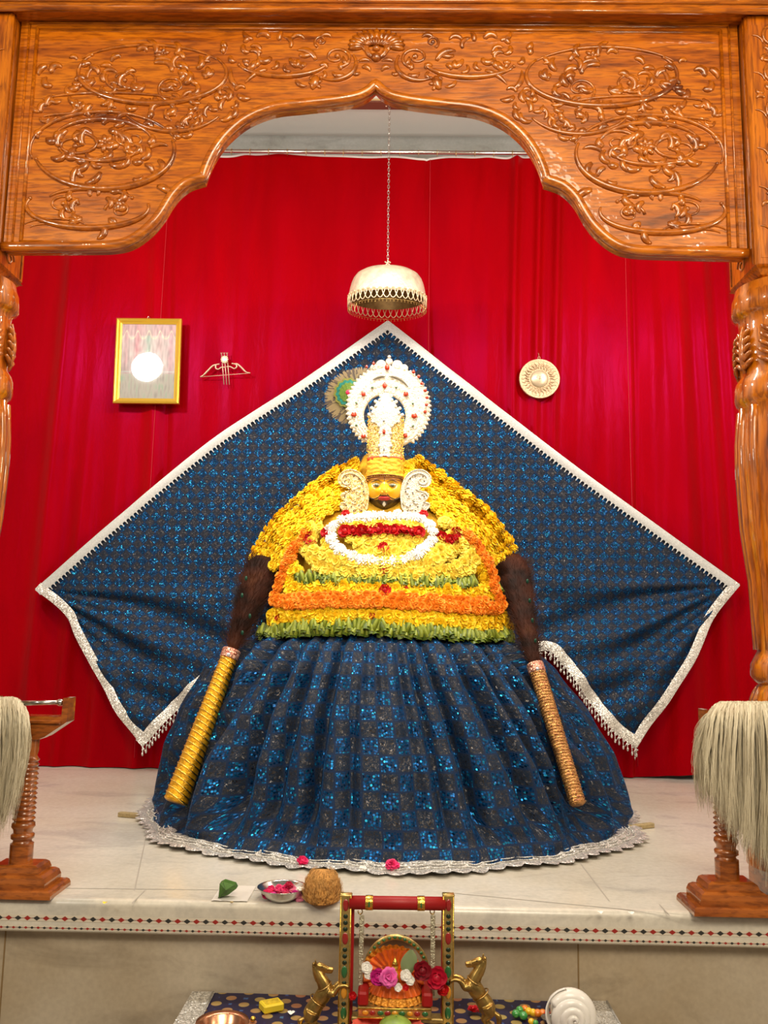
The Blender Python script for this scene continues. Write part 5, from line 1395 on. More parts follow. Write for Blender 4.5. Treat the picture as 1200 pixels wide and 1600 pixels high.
# ================================================================== FRAMED PICTURE
def picture():
    y=YC-0.045
    P=[at(184,499,y),at(285,500,y),at(280,632,y),at(178,631,y)]
    o_=(P[0]+P[2])/2; root=thing('framed_picture','small gold-framed picture under glass hanging on the left of the curtain','picture',P[3].lerp(P[2],.5))
    X=(P[1]-P[0]).normalized(); Zd=(P[0]-P[3]); w_=(P[1]-P[0]).length; h_=Zd.length; Zd.normalize()
    Yd=X.cross(Zd).normalized(); Yd=Yd if Yd.y<0 else -Yd
    Q=lambda u_,v,d: P[3]+X*u_*w_+Zd*v*h_+Yd*d
    b=MB(); fw=0.085; fh=0.062
    prof=[(0,0),(0,0.018),(0.25,0.024),(0.5,0.020),(0.75,0.012),(1.0,0.009),(1.0,0.0)]
    def fr(u_,v):
        k=int(round(u_*4))%4; t,d=prof[int(round(v*(len(prof)-1)))]
        c_=[(0,0),(1,0),(1,1),(0,1)][k]; uu=c_[0]+(fw*t if c_[0]==0 else -fw*t); vv=c_[1]+(fh*t if c_[1]==0 else -fh*t)
        return Q(uu,vv,d)
    b.grid(fr,4,len(prof)-1,closeu=True); b.build('frame',M['goldpaint'],root,smooth=False)
    cols=[]; b=MB(); q=random.Random(3)
    def cf(u_,v):
        base=Vector((0.50,0.36,0.36))
        # five upright arches with figures: soft generic shapes
        k=int(u_*5); t=u_*5-k-0.5
        arch_=v<0.88-0.25*t*t*4*0.3 and v>0.66
        n_=nz(u_*14,v*16,2); n2=nz(u_*30,v*9,7)
        c1=[(0.55,0.30,0.32),(0.62,0.16,0.22),(0.30,0.50,0.40),(0.60,0.42,0.42),(0.58,0.30,0.36)][min(k,4)]
        body_=math.exp(-(t/0.25)**2)
        c_=Vector((0.60,0.52,0.50)).lerp(Vector(c1),0.55*body_+0.25*n_)
        if v>0.84: c_=c_.lerp(Vector((0.55,0.35,0.36)),0.6)
        if abs(v-0.80-0.10*math.exp(-(t/0.2)**2))<0.014: c_=Vector((0.70,0.62,0.50))
        if abs(v-0.36)<0.008: c_=Vector((0.62,0.60,0.58))
        if v<0.34: c_=Vector((0.55,0.50,0.44)).lerp(Vector((0.35,0.42,0.32)),max(0,n2)*1.6)
        c_=c_*(1+0.35*n2)
        cols.append(tuple(max(0,min(1,x)) for x in c_)); return Q(0.07+0.86*u_,0.05+0.90*v,0.006)
    b.grid(cf,90,120); pr=b.build('print',painted('printed_paper',0.5),root,cols=cols)
    b=MB(); b.add([Q(0.06,0.045,0.009),Q(0.94,0.045,0.009),Q(0.94,0.955,0.009),Q(0.06,0.955,0.009)],[(0,1,2,3)]); b.build('glass',M['pane'],root,smooth=False)
    b=MB(); p=at(232,497,y); b.tube([p+Vector((cos(a)*0.005,0,sin(a)*0.007)) for a in [2*pi*i/12 for i in range(12)]],0.0014,5,closed=True); b.tube([p+Vector((0,0,0.007)),p+Vector((0,0.03,0.016))],0.0016,5); b.build('hanger',M['steel'],root)
    b=MB(); b.add([Q(0,0,0),Q(1,0,0),Q(1,1,0),Q(0,1,0)],[(3,2,1,0)]); b.build('backing',pbr('backing_board',(0.2,0.12,0.06),0.9),root,smooth=False)
picture()

# ================================================================== BOW AND ARROW ORNAMENT
M['blonde']=pbr('pale_gold_metal',(0.62,0.42,0.30),0.4,0.5)
def bow():
    y=YC-0.030; root=thing('bow_ornament','small pale metal bow and arrows ornament pinned on the red curtain beside the framed picture','ornament',at(352,600,y))
    p=lambda x,z:at(x,z,y)
    b=MB(); 
    for s_ in (-1,1):
        pts=[(352,574),(346,574),(341,577),(337,575),(338,570),(343,569)] if s_<0 else [(354,573),(360,573),(366,576),(370,573),(368,569),(362,568)]
        pt2=[(338,570),(332,572),(324,580),(318,586),(313,589)] if s_<0 else [(366,569),(371,569),(378,575),(384,581),(391,583)]
        b.tube(spline([p(*a) for a in pts],4),0.0035,7); b.tube(spline([p(*a) for a in pt2],4),[0.0045]*12+[0.003]*5,7)
    b.build('bow_limbs',M['blonde'],root)
    b=MB(); b.tube([p(313,589),p(391,583)],0.0016,6); b.build('bow_string',M['blonde'],root)
    for k in range(3):
        b=MB(); b.tube([p(346+4.3*k,551),p(350+4.2*k,601)],0.0022,6); b.tube([p(344.5+4.3*k,551),p(346+4.3*k,554),p(347.5+4.3*k,551)],0.0012,5); b.build('arrow',M['blonde'],root)
    b=MB(); c_=p(351,562); b.ball(c_+Vector((0,-0.004,0)),(0.015,0.005,0.016),14,8)
    for i in range(12): a=2*pi*i/12; b.ball(c_+Vector((cos(a)*0.015,-0.003,sin(a)*0.016)),0.004,6,5)
    b.build('boss',M['oldsilver'],root)
bow()
# ================================================================== SUN MEDALLION
def medal():
    y=YC-0.030; c=at(842.5,592.5,y); root=thing('sun_medallion','round pale gold sun face medallion pinned on the right side of the red curtain','ornament',c)
    R=32*S(y)
    mt=pbr('pale_embossed_gold',(0.55,0.40,0.24),0.38,0.6,bump=.3,bscale=200)
    b=MB(); b.grid(lambda u_,v:(c.x+cos(2*pi*u_)*R*v,c.y-0.006*(1-0*v)-0.003*sin(v*9)*(v>0.5)-0.003*(v>0.93),c.z+sin(2*pi*u_)*R*v),64,20,closeu=True)
    b.grid(lambda u_,v:(c.x+cos(2*pi*u_)*R,c.y-0.008+0.012*v,c.z+sin(2*pi*u_)*R),64,1,closeu=True); b.build('disc',mt,root)
    b=MB(); b.tube([(c.x+cos(a)*R*.97,c.y-0.009,c.z+sin(a)*R*.97) for a in [2*pi*i/48 for i in range(48)]],0.0022,6,closed=True); b.build('rim',mt,root)
    b=MB()
    for i in range(28):
        a=2*pi*i/28; d=Vector((cos(a),0,sin(a))); t=Vector((-d.z,0,d.x))
        b.tube([c+d*R*(0.52+0.40*k/6)+t*0.004*sin(k*1.4+i)+Vector((0,-0.009,0)) for k in range(7)],[0.0012,.0022,.0026,.0026,.002,.0016,.0008],6)
    b.build('sun_rays',mt,root)
    b=MB(); b.ball(c+Vector((0,-0.007,0)),(R*0.45,0.014,R*0.45),24,14); f=b.build('sun_face',pbr('light_gold',(0.66,0.54,0.36),0.35,0.5),root)
    dk=pbr('engraved_line',(0.30,0.20,0.10),0.5,0.4)
    b=MB()
    for s_ in (-1,1):
        b.tube([c+Vector((s_*(0.006+0.0022*k),-0.0205+0.0004*k,0.008+0.003*sin(pi*k/6))) for k in range(7)],0.0009,5)
        b.ball(c+Vector((s_*0.013,-0.0195,0.004)),(0.004,0.002,0.002),8,6)
    b.tube([c+Vector((x*0.0016,-0.0195+abs(x)*0.0003,-0.016+0.0004*x*x*0.4)) for x in range(-8,9,2)],0.0011,5)
    b.build('face_lines',dk,f)
    b=MB(); b.tube([c+Vector((0,-0.021,0.008)),c+Vector((0,-0.024,-0.004)),c+Vector((0,-0.02,-0.006))],[.0018,.0032,.002],8); b.build('nose',f.data.materials[0],f)
    b=MB(); b.tube([c+Vector((-0.0,0,R+0.008+0))+Vector((cos(a)*0.005,0,sin(a)*0.008)) for a in [2*pi*i/12 for i in range(12)]],0.0014,5,closed=True); b.tube([c+Vector((0,0,R+0.015)),c+Vector((-0.002,0,R+0.030)),c+Vector((-0.004,0.012,R+0.040))],0.0010,5); b.build('hanging_wire',M['blonde'],root)
medal()

# ================================================================== WHISK STANDS AND WHISKS
def hair_mat():
    m,nt,p=new('yak_hair'); a=nd(nt,'ShaderNodeAttribute',attribute_name='Paint'); lk(nt,a.outputs['Color'],p.inputs['Base Color'])
    p.inputs['Roughness'].default_value=0.5; p.inputs['Specular IOR Level'].default_value=0.3; return m
M['hair']=hair_mat()
def stand(sg,lab,fx,bx,L=0.105):
    """fx: pixel of the inner front corner of the lowest step, bx: pixel of inner rear corner"""
    f=onz(*fx); r=onz(*bx); hw=0.098; hy=0.062; cx=f.x+sg*hw; cy=f.y+hy
    root=thing('whisk_stand',lab,'stand',(cx,cy,PZ))
    k=hw
    def step(b,h0,h1,w0,bev):
        b.lathe([(w0*1.414,h0),(w0*1.414,h1-bev*1.3),(w0*1.414-bev*0.5,h1-bev*0.4),((w0-bev)*1.414,h1)],(cx,cy,PZ),4,a0=pi/4,sy=hy/hw)
    z1=0.018; z2=0.046; z3=0.066
    for h0,h1,w0,bev in ((0,z1,k,0.008),(z1,z2,k*0.80,0.012),(z2,z3,k*0.60,0.012)):
        b=MB(); step(b,h0,h1,w0,bev); b.build('base_step',M['darkwood'],root,smooth=False)
    pr=0.0265; prof=[(pr,0),(pr,0.042),(pr*0.8,0.045),(pr*0.78,0.050),(pr*1.0,0.054),(pr*1.0,0.062),(pr*0.80,0.066),(pr*0.85,0.074),(pr*1.02,0.080),(pr*0.98,0.088),(pr*0.78,0.092)]
    z=0.092
    while z<0.235:
        prof+=[(pr*0.84,z+0.001),(pr*1.0,z+0.0055),(pr*0.84,z+0.010)]; z+=0.0112
    prof+=[(pr*0.75,z+0.004),(pr*0.85,z+0.014),(pr*0.9,z+0.055)]
    b=MB(); b.lathe(prof,(cx,cy,PZ+z3),28); b.build('turned_post',M['darkwood'],root,auto=60)
    zt=PZ+z3+prof[-1][1]
    b=MB()
    pts=[(-L,0.085),(-L+0.012,0.085),(-L+0.014,0.042),(L-0.014,0.042),(L-0.012,0.085),(L,0.085),(L,0.030),(0.045,-0.005),(0.03,-0.012),(-0.03,-0.012),(-0.045,-0.005),(-L,0.030)]
    b.prism([(cx+x,cy-0.024,zt+z_) for x,z_ in reversed(pts)],(0,0.048,0)); b.build('cradle',M['darkwood'],root,smooth=False)
    b=MB(); b.box((cx-L+0.013,cy-0.030,zt+0.024),(cx+L-0.013,cy+0.030,zt+0.034),0.003); b.build('cradle_ledge',M['darkwood'],root,smooth=False)
    return cx,cy,zt
def whisk(sg,lab,cx,cy,zt,ctrl,seed,n=4200):
    q=random.Random(seed); y0=cy-0.045
    root=thing('yak_hair_whisk',lab,'whisk',(cx,cy-0.03,zt+0.05))
    b=MB(); cols=[]
    X=lambda px,py,y:at(px,py,y)
    K=46; CLP=[(q.uniform(-.012,.012),q.uniform(-.035,.040),q.uniform(-22,6),q.uniform(-9,9),q.random(),q.uniform(0,6.28)) for _ in range(K*5)]
    for k in range(n):
        lay=q.randrange(5); u_=q.random(); ci=min(K-1,int(u_*K)); du,dd,dl,dx,ct,ph=CLP[ci*5+lay]
        uc=(ci+0.5)/K+du; dep=(lay-2)*0.024+q.uniform(-0.012,0.012)+0.3*dd
        x0,t0,x1,b1,x2=ctrl(u_,q); _,_,x1c,b1c,x2c=ctrl(max(0,min(1,uc)),q)
        x1=x1*0.6+x1c*0.4+dx*0.5; x2=x2*0.25+x2c*0.75+dx; b1=b1*0.5+b1c*0.5+dl
        edge=sqrt(max(0,1-(dep/0.07)**2))
        y1=cy-0.045+dep
        p0=X(x0,t0+16*(1-edge)+q.uniform(-2,2),cy-0.02+dep*0.6)
        p1=X(x0+(x1-x0)*0.45,t0+(b1-t0)*0.20,y1-0.008); p2=X(x1+(x2-x1)*0.35,t0+(b1-t0)*0.62,y1-0.006); p3=X(x2,b1,y1+q.uniform(-.012,.012))
        pts=spline([p0,p1,p2,p3],4); am=q.uniform(0.0006,0.0022); w_=q.uniform(0.0005,0.0011); wv=q.uniform(0,6.28)
        tone=0.55*ct+0.45*q.random(); base=Vector((0.80,0.72,0.53)).lerp(Vector((0.33,0.27,0.16)),tone**1.3)
        o=len(b.v); N=len(pts)
        for i,p in enumerate(pts):
            s_=i/(N-1); p=p+Vector((am*sin(wv+s_*15)+0.0035*s_*sin(ph+s_*8),0.5*am*cos(wv+s_*11)+0.003*s_*cos(ph+s_*7),0)); ww=w_*(1.15-0.95*s_)
            b.v+=[p+Vector((-ww,0,0)),p+Vector((0.0,-ww*0.8,0)),p+Vector((ww,0,0))]
            cols+=[tuple(base)]*3
        for i in range(N-1):
            for j in range(2):
                b.f.append((o+3*i+j,o+3*i+j+1,o+3*i+3+j+1,o+3*i+3+j)); b.mi.append(0)
    b.build('hair',M['hair'],root,cols=cols)
    # silver handle lying in the cradle
    hx=cx-sg*(0.068 if sg<0 else 0.02); hz=zt+0.070; ex=cx+sg*0.03
    b=MB(); b.tube([(ex,cy-0.01,hz),(hx,cy-0.012,hz+0.004)],[0.006,0.005],12); h=b.build('handle',M['steel'],root)
    b=MB(); b.ball((hx-sg*0.004,cy-0.012,hz+0.004),(0.0095,0.0085,0.0085),14,10); b.build('knob',M['steel'],root)
cx,cy,zt=stand(-1,'turned wooden stand at the left edge of the platform carrying the left whisk',(78,1407),(103,1381),0.095)
LS=(cx,cy,zt)
def cl(u_,q):
    x0=-60+u_*100; t0=1090+ (0.0 if x0<20 else ((x0-20)/24)**2*24)
    x1=-70+u_*118+q.uniform(-3,3); bot=1335-75*max(0,(u_-0.55)/0.45)**1.2+q.uniform(-55,8); 
    x2=-70+u_*96+q.uniform(-6,6)
    return x0,t0,x1,bot,x2
whisk(-1,'grey-white yak hair whisk cut off by the left frame edge, on its stand',cx-0.0,cy,zt,cl,1,3000)
cx,cy,zt=stand(1,'turned wooden stand on the right of the platform under the full pale whisk',(1085,1432),(1063,1399),0.045)
RL=0.070
def cr(u_,q):
    x0=1110+u_*116; t0=1097+ (0 if x0>1130 else ((1130-x0)/22)**2*15)
    x1=1088+u_*160+q.uniform(-3,3); bot=1262+150*u_**0.9+q.uniform(-75,10)
    x2=1093+u_*150+q.uniform(-7,7)
    if u_<0.3: bot-=10
    return x0,t0,x1,bot,x2
whisk(1,'full pale yak hair whisk drooping from the stand on the right',cx,cy,zt,cr,2,5200)

# ================================================================== SMALL THINGS ON THE PLATFORM
M['stick']=pbr('sandal_wood',(0.36,0.27,0.13),0.7,var=0.2,vscale=120,bump=.3,bscale=200)
def stick(p0,p1,lab):
    a=onz(*p0);c_=onz(*p1); d=(c_-a); L=d.length; cen=(a+c_)/2+Vector((0,0,0.0075)); ang=atan2(d.y,d.x)
    b=MB(); b.box((-L/2,-0.010,-0.007),(L/2,0.010,0.008),0.002)
    R_=Matrix.Rotation(ang,3,'Z'); b.v=[cen+R_@v for v in b.v]
    tag(b.build('wood_stick',M['stick'],smooth=False,org=cen),lab,'stick')
stick((186,1276),(222,1279),'short flat piece of wood on the marble left of the skirt hem')
stick((982,1297),(1020,1293),'short flat piece of wood on the marble right of the skirt hem')
def bloom(name,px,py,z,r,kind,mat,lab,seed=0,tilt=(0,-0.4,1),cat='flower'):
    p=onz(px,py,z); b=flower_bm(r,kind,seed); 
    R_=Vector(tilt).normalized().to_track_quat('Z','Y').to_matrix(); b.v=[p+R_@v for v in b.v]
    return tag(b.build(name,mat,org=p),lab,cat)
def flower_bm(r,kind,seed):
    if kind=='carnation': return petal_ball(r,[(80,3),(58,7),(34,9),(10,10),(-14,8)],0.75,seed,0.75)
    if kind=='daisy': return petal_ball(r,[(85,2),(60,7),(36,11),(14,14),(-8,14)],0.34,seed,0.75)
    q=random.Random(seed); b=MB(); b.ball((0,0,0),(r*.5,r*.5,r*.45),8,6)
    for j,(el,n,R) in enumerate([(70,3,0.62),(45,4,0.8),(18,5,1.0),(-8,5,1.1)]):
        for k in range(n):
            a=2*pi*(k+.37*j)/n+q.uniform(-.2,.2); e=radians(el+q.uniform(-8,8))
            def pf(u_,v,a=a,e=e,R=R):
                aa=a+(u_-.5)*1.5; ee=e-(0.25*(1-v)); rr=r*R*(0.45+0.55*v)*(1-0.18*abs(u_-.5)**2*4*v)
                return Vector((cos(aa)*cos(ee)*rr,sin(aa)*cos(ee)*rr,sin(ee)*rr*0.8+0.10*r*v*v))
            b.grid(pf,4,3)
    return b
bloom('pink_rose',473,1346,PZ+0.017,0.016,'rose',M['pink'],'small pink rose lying on the silver hem left of centre',1,(0.5,-0.5,1))
bloom('pink_rose',613,1352,PZ+0.019,0.0185,'carnation',M['pink'],'rounder pink rose lying on the silver hem right of centre',2)
bloom('white_blossom',567,1358,PZ+0.012,0.011,'rose',M['whi'],'small white petal cluster on the silver hem between the two pink roses',3,cat='flower')
def petal(px,py,z,s_,mat,lab,name='petal',cat='petal'):
    p=onz(px,py,z); b=MB(); b.grid(lambda u_,v:(p.x+(u_-.5)*s_*sin(pi*(0.15+0.8*v)),p.y+(v-.5)*s_,p.z+0.0015+0.25*s_*((u_-.5)**2*2)+0.1*s_*sin(pi*v)),5,5)
    tag(b.build(name,mat,org=p),lab,cat)
petal(164,1412,PZ,0.011,M['yel2'],'tiny yellow petal on the front edge of the marble at left')
petal(938,1427,PZ,0.013,M['whi'],'white petal on the marble edge, left one of the pair near the right stand')
petal(986,1428,PZ,0.014,M['whi'],'white petal on the marble edge, right one of the pair near the right stand')
# folded betel leaf on paper
p=onz(353,1405)
b=MB(); a=onz(330,1408);c_=onz(400,1385); b.grid(lambda u_,v:(a.x+(c_.x-a.x)*u_,a.y+(c_.y-a.y)*v,PZ+0.001+0.0015*abs(nz(u_*4,v*4))),12,6)
pa=tag(b.build('paper_napkin',pbr('white_paper',(0.62,0.58,0.52),0.7),org=a),'crumpled white paper under the folded green leaf','paper')
b=MB()
tri=[(341,1410),(343,1388),(349,1385),(366,1390),(369,1396),(356,1406)]
P=[at(x,y,p.y) for x,y in tri]; zmin=min(q.z for q in P); P=[Vector((q.x,q.y,q.z-zmin+PZ+0.003)) for q in P]; cen=sum(P,Vector())/6+Vector((0,-0.012,0))
n=len(P); o=[cen]+P+[q+Vector((0,0.022,0)) for q in P]
b.add(o,[(0,1+(i+1)%n,1+i) for i in range(n)]+[(1+i,1+(i+1)%n,1+n+(i+1)%n,1+n+i) for i in range(n)]+[tuple(range(2*n,n,-1))])
b.tube([P[0]+Vector((0,-.002,0)),cen,P[3]],0.0012,5); b.tube([cen,P[2]],0.0009,5)
tag(b.build('folded_leaf_packet',pbr('dark_green_leaf',(0.06,0.14,0.02),0.35,var=.3,vscale=60),smooth=False,org=p),'folded green betel leaf packet on the paper left of the steel bowl','leaf')
b=MB(); q0=onz(362,1411); b.ball(q0+Vector((0,0,0.002)),(0.005,0.004,0.002),8,5); tag(b.build('betel_nut_piece',M['stick'],org=q0),'small brown crumb beside the folded leaf','crumb')
# steel bowl with petals
c_=onz(441,1411); R=37*S(c_.y); c_=c_+Vector((0,R*0.5,0)); c_.x=at(441,1400,c_.y).x; 
bowl=thing('steel_bowl','small steel bowl heaped with pink petals at the front edge of the marble','bowl',c_)
hb=0.027
b=MB(); b.lathe([(R*0.45,0.0),(R*0.55,0.001),(R*0.80,hb*0.45),(R*0.97,hb*0.95),(R*1.0,hb),(R*1.02,hb+0.0008),(R*0.99,hb+0.0012),(R*0.95,hb*0.93),(R*0.76,hb*0.5),(R*0.45,0.003)],c_,40); b.build('dish',M['steel'],bowl)
q=random.Random(5)
mats=[M['pink'],M['mag'],M['pink'],pbr('deep_rose',(0.45,0.01,0.05),0.5),pbr('light_pink_petal',(0.78,0.22,0.35),0.5)]
for k,(px,py,r,h) in enumerate([(418,1398,.013,0),(428,1402,.012,1),(436,1396,.012,1),(447,1402,.013,1),(455,1390,.012,2),(446,1390,.012,2),(460,1399,.012,1),(436,1388,.010,2),(452,1383,.009,3),(468,1402,.011,0),(424,1390,.010,1),(440,1406,.010,0)]):
    yy=c_.y+(-0.012 if py>1396 else 0.008); p=at(px,py,yy)
    bb=flower_bm(r*1.05,'carnation' if k%2 else 'rose',k); R_=Vector((q.uniform(-.5,.5),-0.6,1)).normalized().to_track_quat('Z','Y').to_matrix()
    bb.v=[p+R_@v for v in bb.v]; o=bb.build('rose',mats[k%5],org=p)
    tag(o,'pink or crimson rose head heaped in the small steel bowl','flower','rose heads in the steel bowl')
for k,(px,py) in enumerate([(470,1391),(475,1399)]):
    p=at(px,py,c_.y); bb=flower_bm(.012,'rose',k+30); bb.v=[p+v for v in bb.v]; tag(bb.build('white_rose',M['whi'],org=p),['upper white blossom at the right rim of the steel bowl','lower white blossom at the right rim of the steel bowl'][k],'flower')
# coconut
p=onz(505,1419); cy_=p.y+0.035; cc=at(503,1394,cy_); u_=S(cy_)
b=MB()
def nut(u,v):
    a=2*pi*u; t=-pi/2+pi*v; z=sin(t); 
    w_=interp([(-1,0),(-0.98,18),(-0.85,25),(-0.4,27),(0.1,25.5),(0.6,22),(0.85,17),(1.0,0)],z)
    ridge=1+0.05*cos(3*a+0.6)+0.035*nz(cos(a)*3,sin(a)*3,z*2)
    return (cc.x+sin(a)*w_*u_*ridge,cc.y-cos(a)*w_*u_*ridge*0.95,PZ+0.001+(z+1)*23.5*u_)
b.grid(nut,64,40,closeu=True)
nutm=pbr('coconut_husk',(0.52,0.25,0.06),0.85,var=0.35,vscale=50,bump=0.6,bscale=130)
co=tag(b.build('coconut',nutm,org=Vector((cc.x,cc.y,PZ))),'husked brown coconut standing beside the steel bowl','coconut')
b=MB(); q=random.Random(3)
for k in range(420):
    a=q.uniform(-2.2,2.2); z=q.uniform(-0.95,0.9); p=Vector(nut(a/(2*pi)%1,(math.asin(z)+pi/2)/pi)); cen=Vector((cc.x,cc.y,PZ+23*u_)); d=(p-cen).normalized()
    t=Vector((q.uniform(-.3,.3),q.uniform(-.3,.3),1)); t=(t-d*t.dot(d)).normalized()
    b.tube([p,p+t*0.008+d*0.0005,p+t*0.015+d*0.0022],[0.0005,0.0004,0.0002],3)
b.build('husk_fibres',pbr('husk_fibre',(0.50,0.27,0.08),0.8),co)

# ================================================================== TABLE WITH CLOTH IN FRONT
ZT=at(600,1561,YE+0.02).z
tb_=thing('low_table','low wooden table against the platform under the dark blue brocade cloth','table',(0.03,1.72,0))
b=MB(); b.box((at(286,1575,1.99).x+0.012,1.42,ZT-0.03),(at(962,1578,1.99).x-0.012,YE+0.025,ZT-0.004),0.004); b.build('table_top',M['darkwood'],tb_,smooth=False)
for x in (-0.38,0.44):
    for y in (1.46,YE-0.01): 
        b=MB(); b.box((x-0.02,y-0.02,0),(x+0.02,y+0.02,ZT-0.03),0.003); b.build('leg',M['darkwood'],tb_,smooth=False)
def brocade():
    m,nt,p=new('navy_brocade'); I=p.inputs; uv=nd(nt,'ShaderNodeTexCoord')
    mp=nd(nt,'ShaderNodeMapping'); mp.inputs['Rotation'].default_value=(0,0,0.785); mp.inputs['Scale'].default_value=(24,24,0.001); lk(nt,uv.outputs['Object'],mp.inputs['Vector'])
    vo=nd(nt,'ShaderNodeTexVoronoi',i_Scale=1.0,i_Randomness=0.25,voronoi_dimensions='2D'); lk(nt,mp.outputs[0],vo.inputs['Vector'])
    r=ramp(nt,[(0.0,(0.40,0.30,0.09)),(0.24,(0.36,0.27,0.08)),(0.28,(0.012,0.010,0.05)),(0.6,(0.014,0.012,0.075)),(0.66,(0.05,0.15,0.30))]); r.color_ramp.interpolation='CONSTANT'; lk(nt,vo.outputs['Distance'],r.inputs[0])
    n=nd(nt,'ShaderNodeTexNoise',i_Scale=9.0); lk(nt,uv.outputs['Object'],n.inputs['Vector']); r2=ramp(nt,[(0.4,(1,1,1)),(0.6,(1.0,0.55,0.9))]); lk(nt,n.outputs['Fac'],r2.inputs[0])
    mx=nd(nt,'ShaderNodeMix',data_type='RGBA',blend_type='MULTIPLY'); mx.inputs[0].default_value=1; lk(nt,r.outputs[0],mx.inputs[6]); lk(nt,r2.outputs[0],mx.inputs[7]); lk(nt,mx.outputs[2],I['Base Color'])
    I['Roughness'].default_value=0.45; I['Metallic'].default_value=0.2; return m
xa=at(322,1575,1.99).x; xb=at(925,1578,1.99).x; x0=at(286,1575,1.99).x; x1=at(962,1578,1.99).x
def drape(xl,xr,dz=0.0):
    def f(u_,v):
        s_=v*0.95; y=YE+0.024-s_; z=ZT
        if y<1.40: z=ZT-(1.40-y); y=1.40-0.004*sin(u_*30)
        return (xl+(xr-xl)*u_,y,z+0.0015*nz(u_*6*(xr-xl),v*9)+0.003+dz)
    return f
cl_=thing('brocade_cloth','dark blue and gold brocade cloth with silver side borders on the low table','cloth',(0.03,1.72,ZT))
b=MB(); b.grid(drape(xa,xb),60,60); b.build('brocade_field',brocade(),cl_)
b=MB(); b.grid(drape(x0,xa+0.002,0.002),10,60); b.build('silver_border',M['silver'],cl_)
b=MB(); b.grid(drape(xb-0.002,x1,0.002),10,60); b.build('silver_border',M['silver'],cl_)
b=MB()
for xx in (xa-0.002,x1): b.tube([(xx,y_,ZT+0.007) for y_ in (YE+0.02,1.8,1.42)],0.0022,6)
b.build('piping',pbr('pale_piping',(0.5,0.48,0.44),0.5),cl_)

# ================================================================== SWING
YG=1.90; sG=S(YG)
G=lambda px,py,dy=0.0:at(px,py,YG+dy)
M['red']=pbr('red_velvet_paint',(0.32,0.006,0.006),0.45)
M['kund']=pbr('kundan_gold',(0.55,0.40,0.14),0.28,0.8,var=.3,vscale=120)
M['enred']=pbr('enamel_red',(0.30,0.015,0.012),0.15,coat=1); M['engreen']=pbr('enamel_green',(0.02,0.13,0.035),0.15,coat=1); M['enyel']=pbr('enamel_amber',(0.70,0.30,0.02),0.2,coat=1)
sw=thing('swing','miniature jewelled swing with red crossbar standing on the brocade cloth','swing',Vector((G(620,1600).x,YG,ZT)))
zfoot=ZT+0.004
def post(px,sg):
    top=G(px,1397); w_=8.5*sG; 
    b=MB(); b.box((top.x-w_,YG-0.008,zfoot),(top.x+w_,YG+0.010,top.z),0.003); pt=b.build('post',M['kund'],sw,smooth=False)
    b=MB(); b.box((top.x-sg*w_*0.6-0.006,YG+0.004,zfoot),(top.x-sg*w_*0.6+0.006-sg*0.004,YG+0.024,top.z-0.012)); b.build('red_backing',M['red'],pt,smooth=False)
    b=MB(); b.box((top.x-w_*1.06,YG-0.009,top.z-0.003),(top.x+w_*1.06,YG+0.011,top.z+0.001),0.0015); b.build('cap',M['kund'],pt)
    q=random.Random(px); y=1408; k=0; ms=[[],[],[],[]]
    while True:
        p=G(px,y); 
        if p.z<zfoot+0.01: break
        kind=[0,1,3,2,0,1,3][k%7] if k%2==0 else 3
        if kind==3: mm_=MB(); ms[3].append(mm_); mm_.ball((top.x,YG-0.008,p.z),(3.6*sG,0.0022,3.2*sG),8,6); y+=10
        else:
            mm_=MB(); ms[kind].append(mm_); mm_.ball((top.x,YG-0.008,p.z-4*sG),(4.6*sG,0.0026,8.5*sG),10,8); y+=22
        k+=1
    for ml,mt,nm in zip(ms,(M['enred'],M['engreen'],M['enyel'],pbr('dark_mirror',(0.03,0.05,0.03),0.1,0.5)),('red_stone','green_stone','amber_stone','mirror_stone')):
        for m_ in ml: m_.build(nm,mt,pt)
    b=MB()
    for s_ in (-1,1): b.tube([(top.x+s_*w_*0.86,YG-0.008,zfoot),(top.x+s_*w_*0.86,YG-0.008,top.z)],0.0011,6)
    b.build('beaded_edge',M['gold'],pt)
    # splayed foot
    b=MB(); b.box((top.x-0.012,YG-0.06,zfoot-0.001),(top.x+0.012,YG+0.06,zfoot+0.014),0.003); b.build('foot',M['kund'],sw,smooth=False)
post(541,-1); post(700.5,1)
a=G(546,1410); c_=G(696,1412)
b=MB(); b.tube([a,c_],9.5*sG,16,); cb=b.build('crossbar',M['red'],sw)
for px in (577,658):
    p=a.lerp(c_,(px-546)/150); d=(c_-a).normalized()*5.5*sG
    b=MB(); b.tube([p-d,p-d*0.9,p+d*0.9,p+d],[10.0*sG,10.4*sG,10.4*sG,10.0*sG],18); g_=b.build('gold_sleeve',M['gold'],sw)
    b=MB(); b.ball(p+Vector((0,-10.2*sG,0)),(0.002,0.001,0.006),6,5); b.build('stone',M['engreen'],g_)
# hanging rods with hooks
for px in (563,675.5):
    t_=G(px,1421); bt_=G(px,1556)
    b=MB(); b.tube([t_+Vector((cos(x)*0.0045,0,-0.004+sin(x)*0.0052)) for x in [pi*0.9+2*pi*0.8*i/12 for i in range(13)]],0.0013,6)
    h_=b.build('hook',M['brass'],sw)
    z0=t_.z-0.011; b=MB(); b.box((bt_.x-3.4*sG,YG-0.0018,G(px,1556).z),(bt_.x+3.4*sG,YG+0.0018,z0),0.001); rd=b.build('hanging_rod',pbr('silver_gilt_rod',(0.50,0.47,0.33),0.35,0.7,bump=.5,bscale=300),sw,smooth=False)
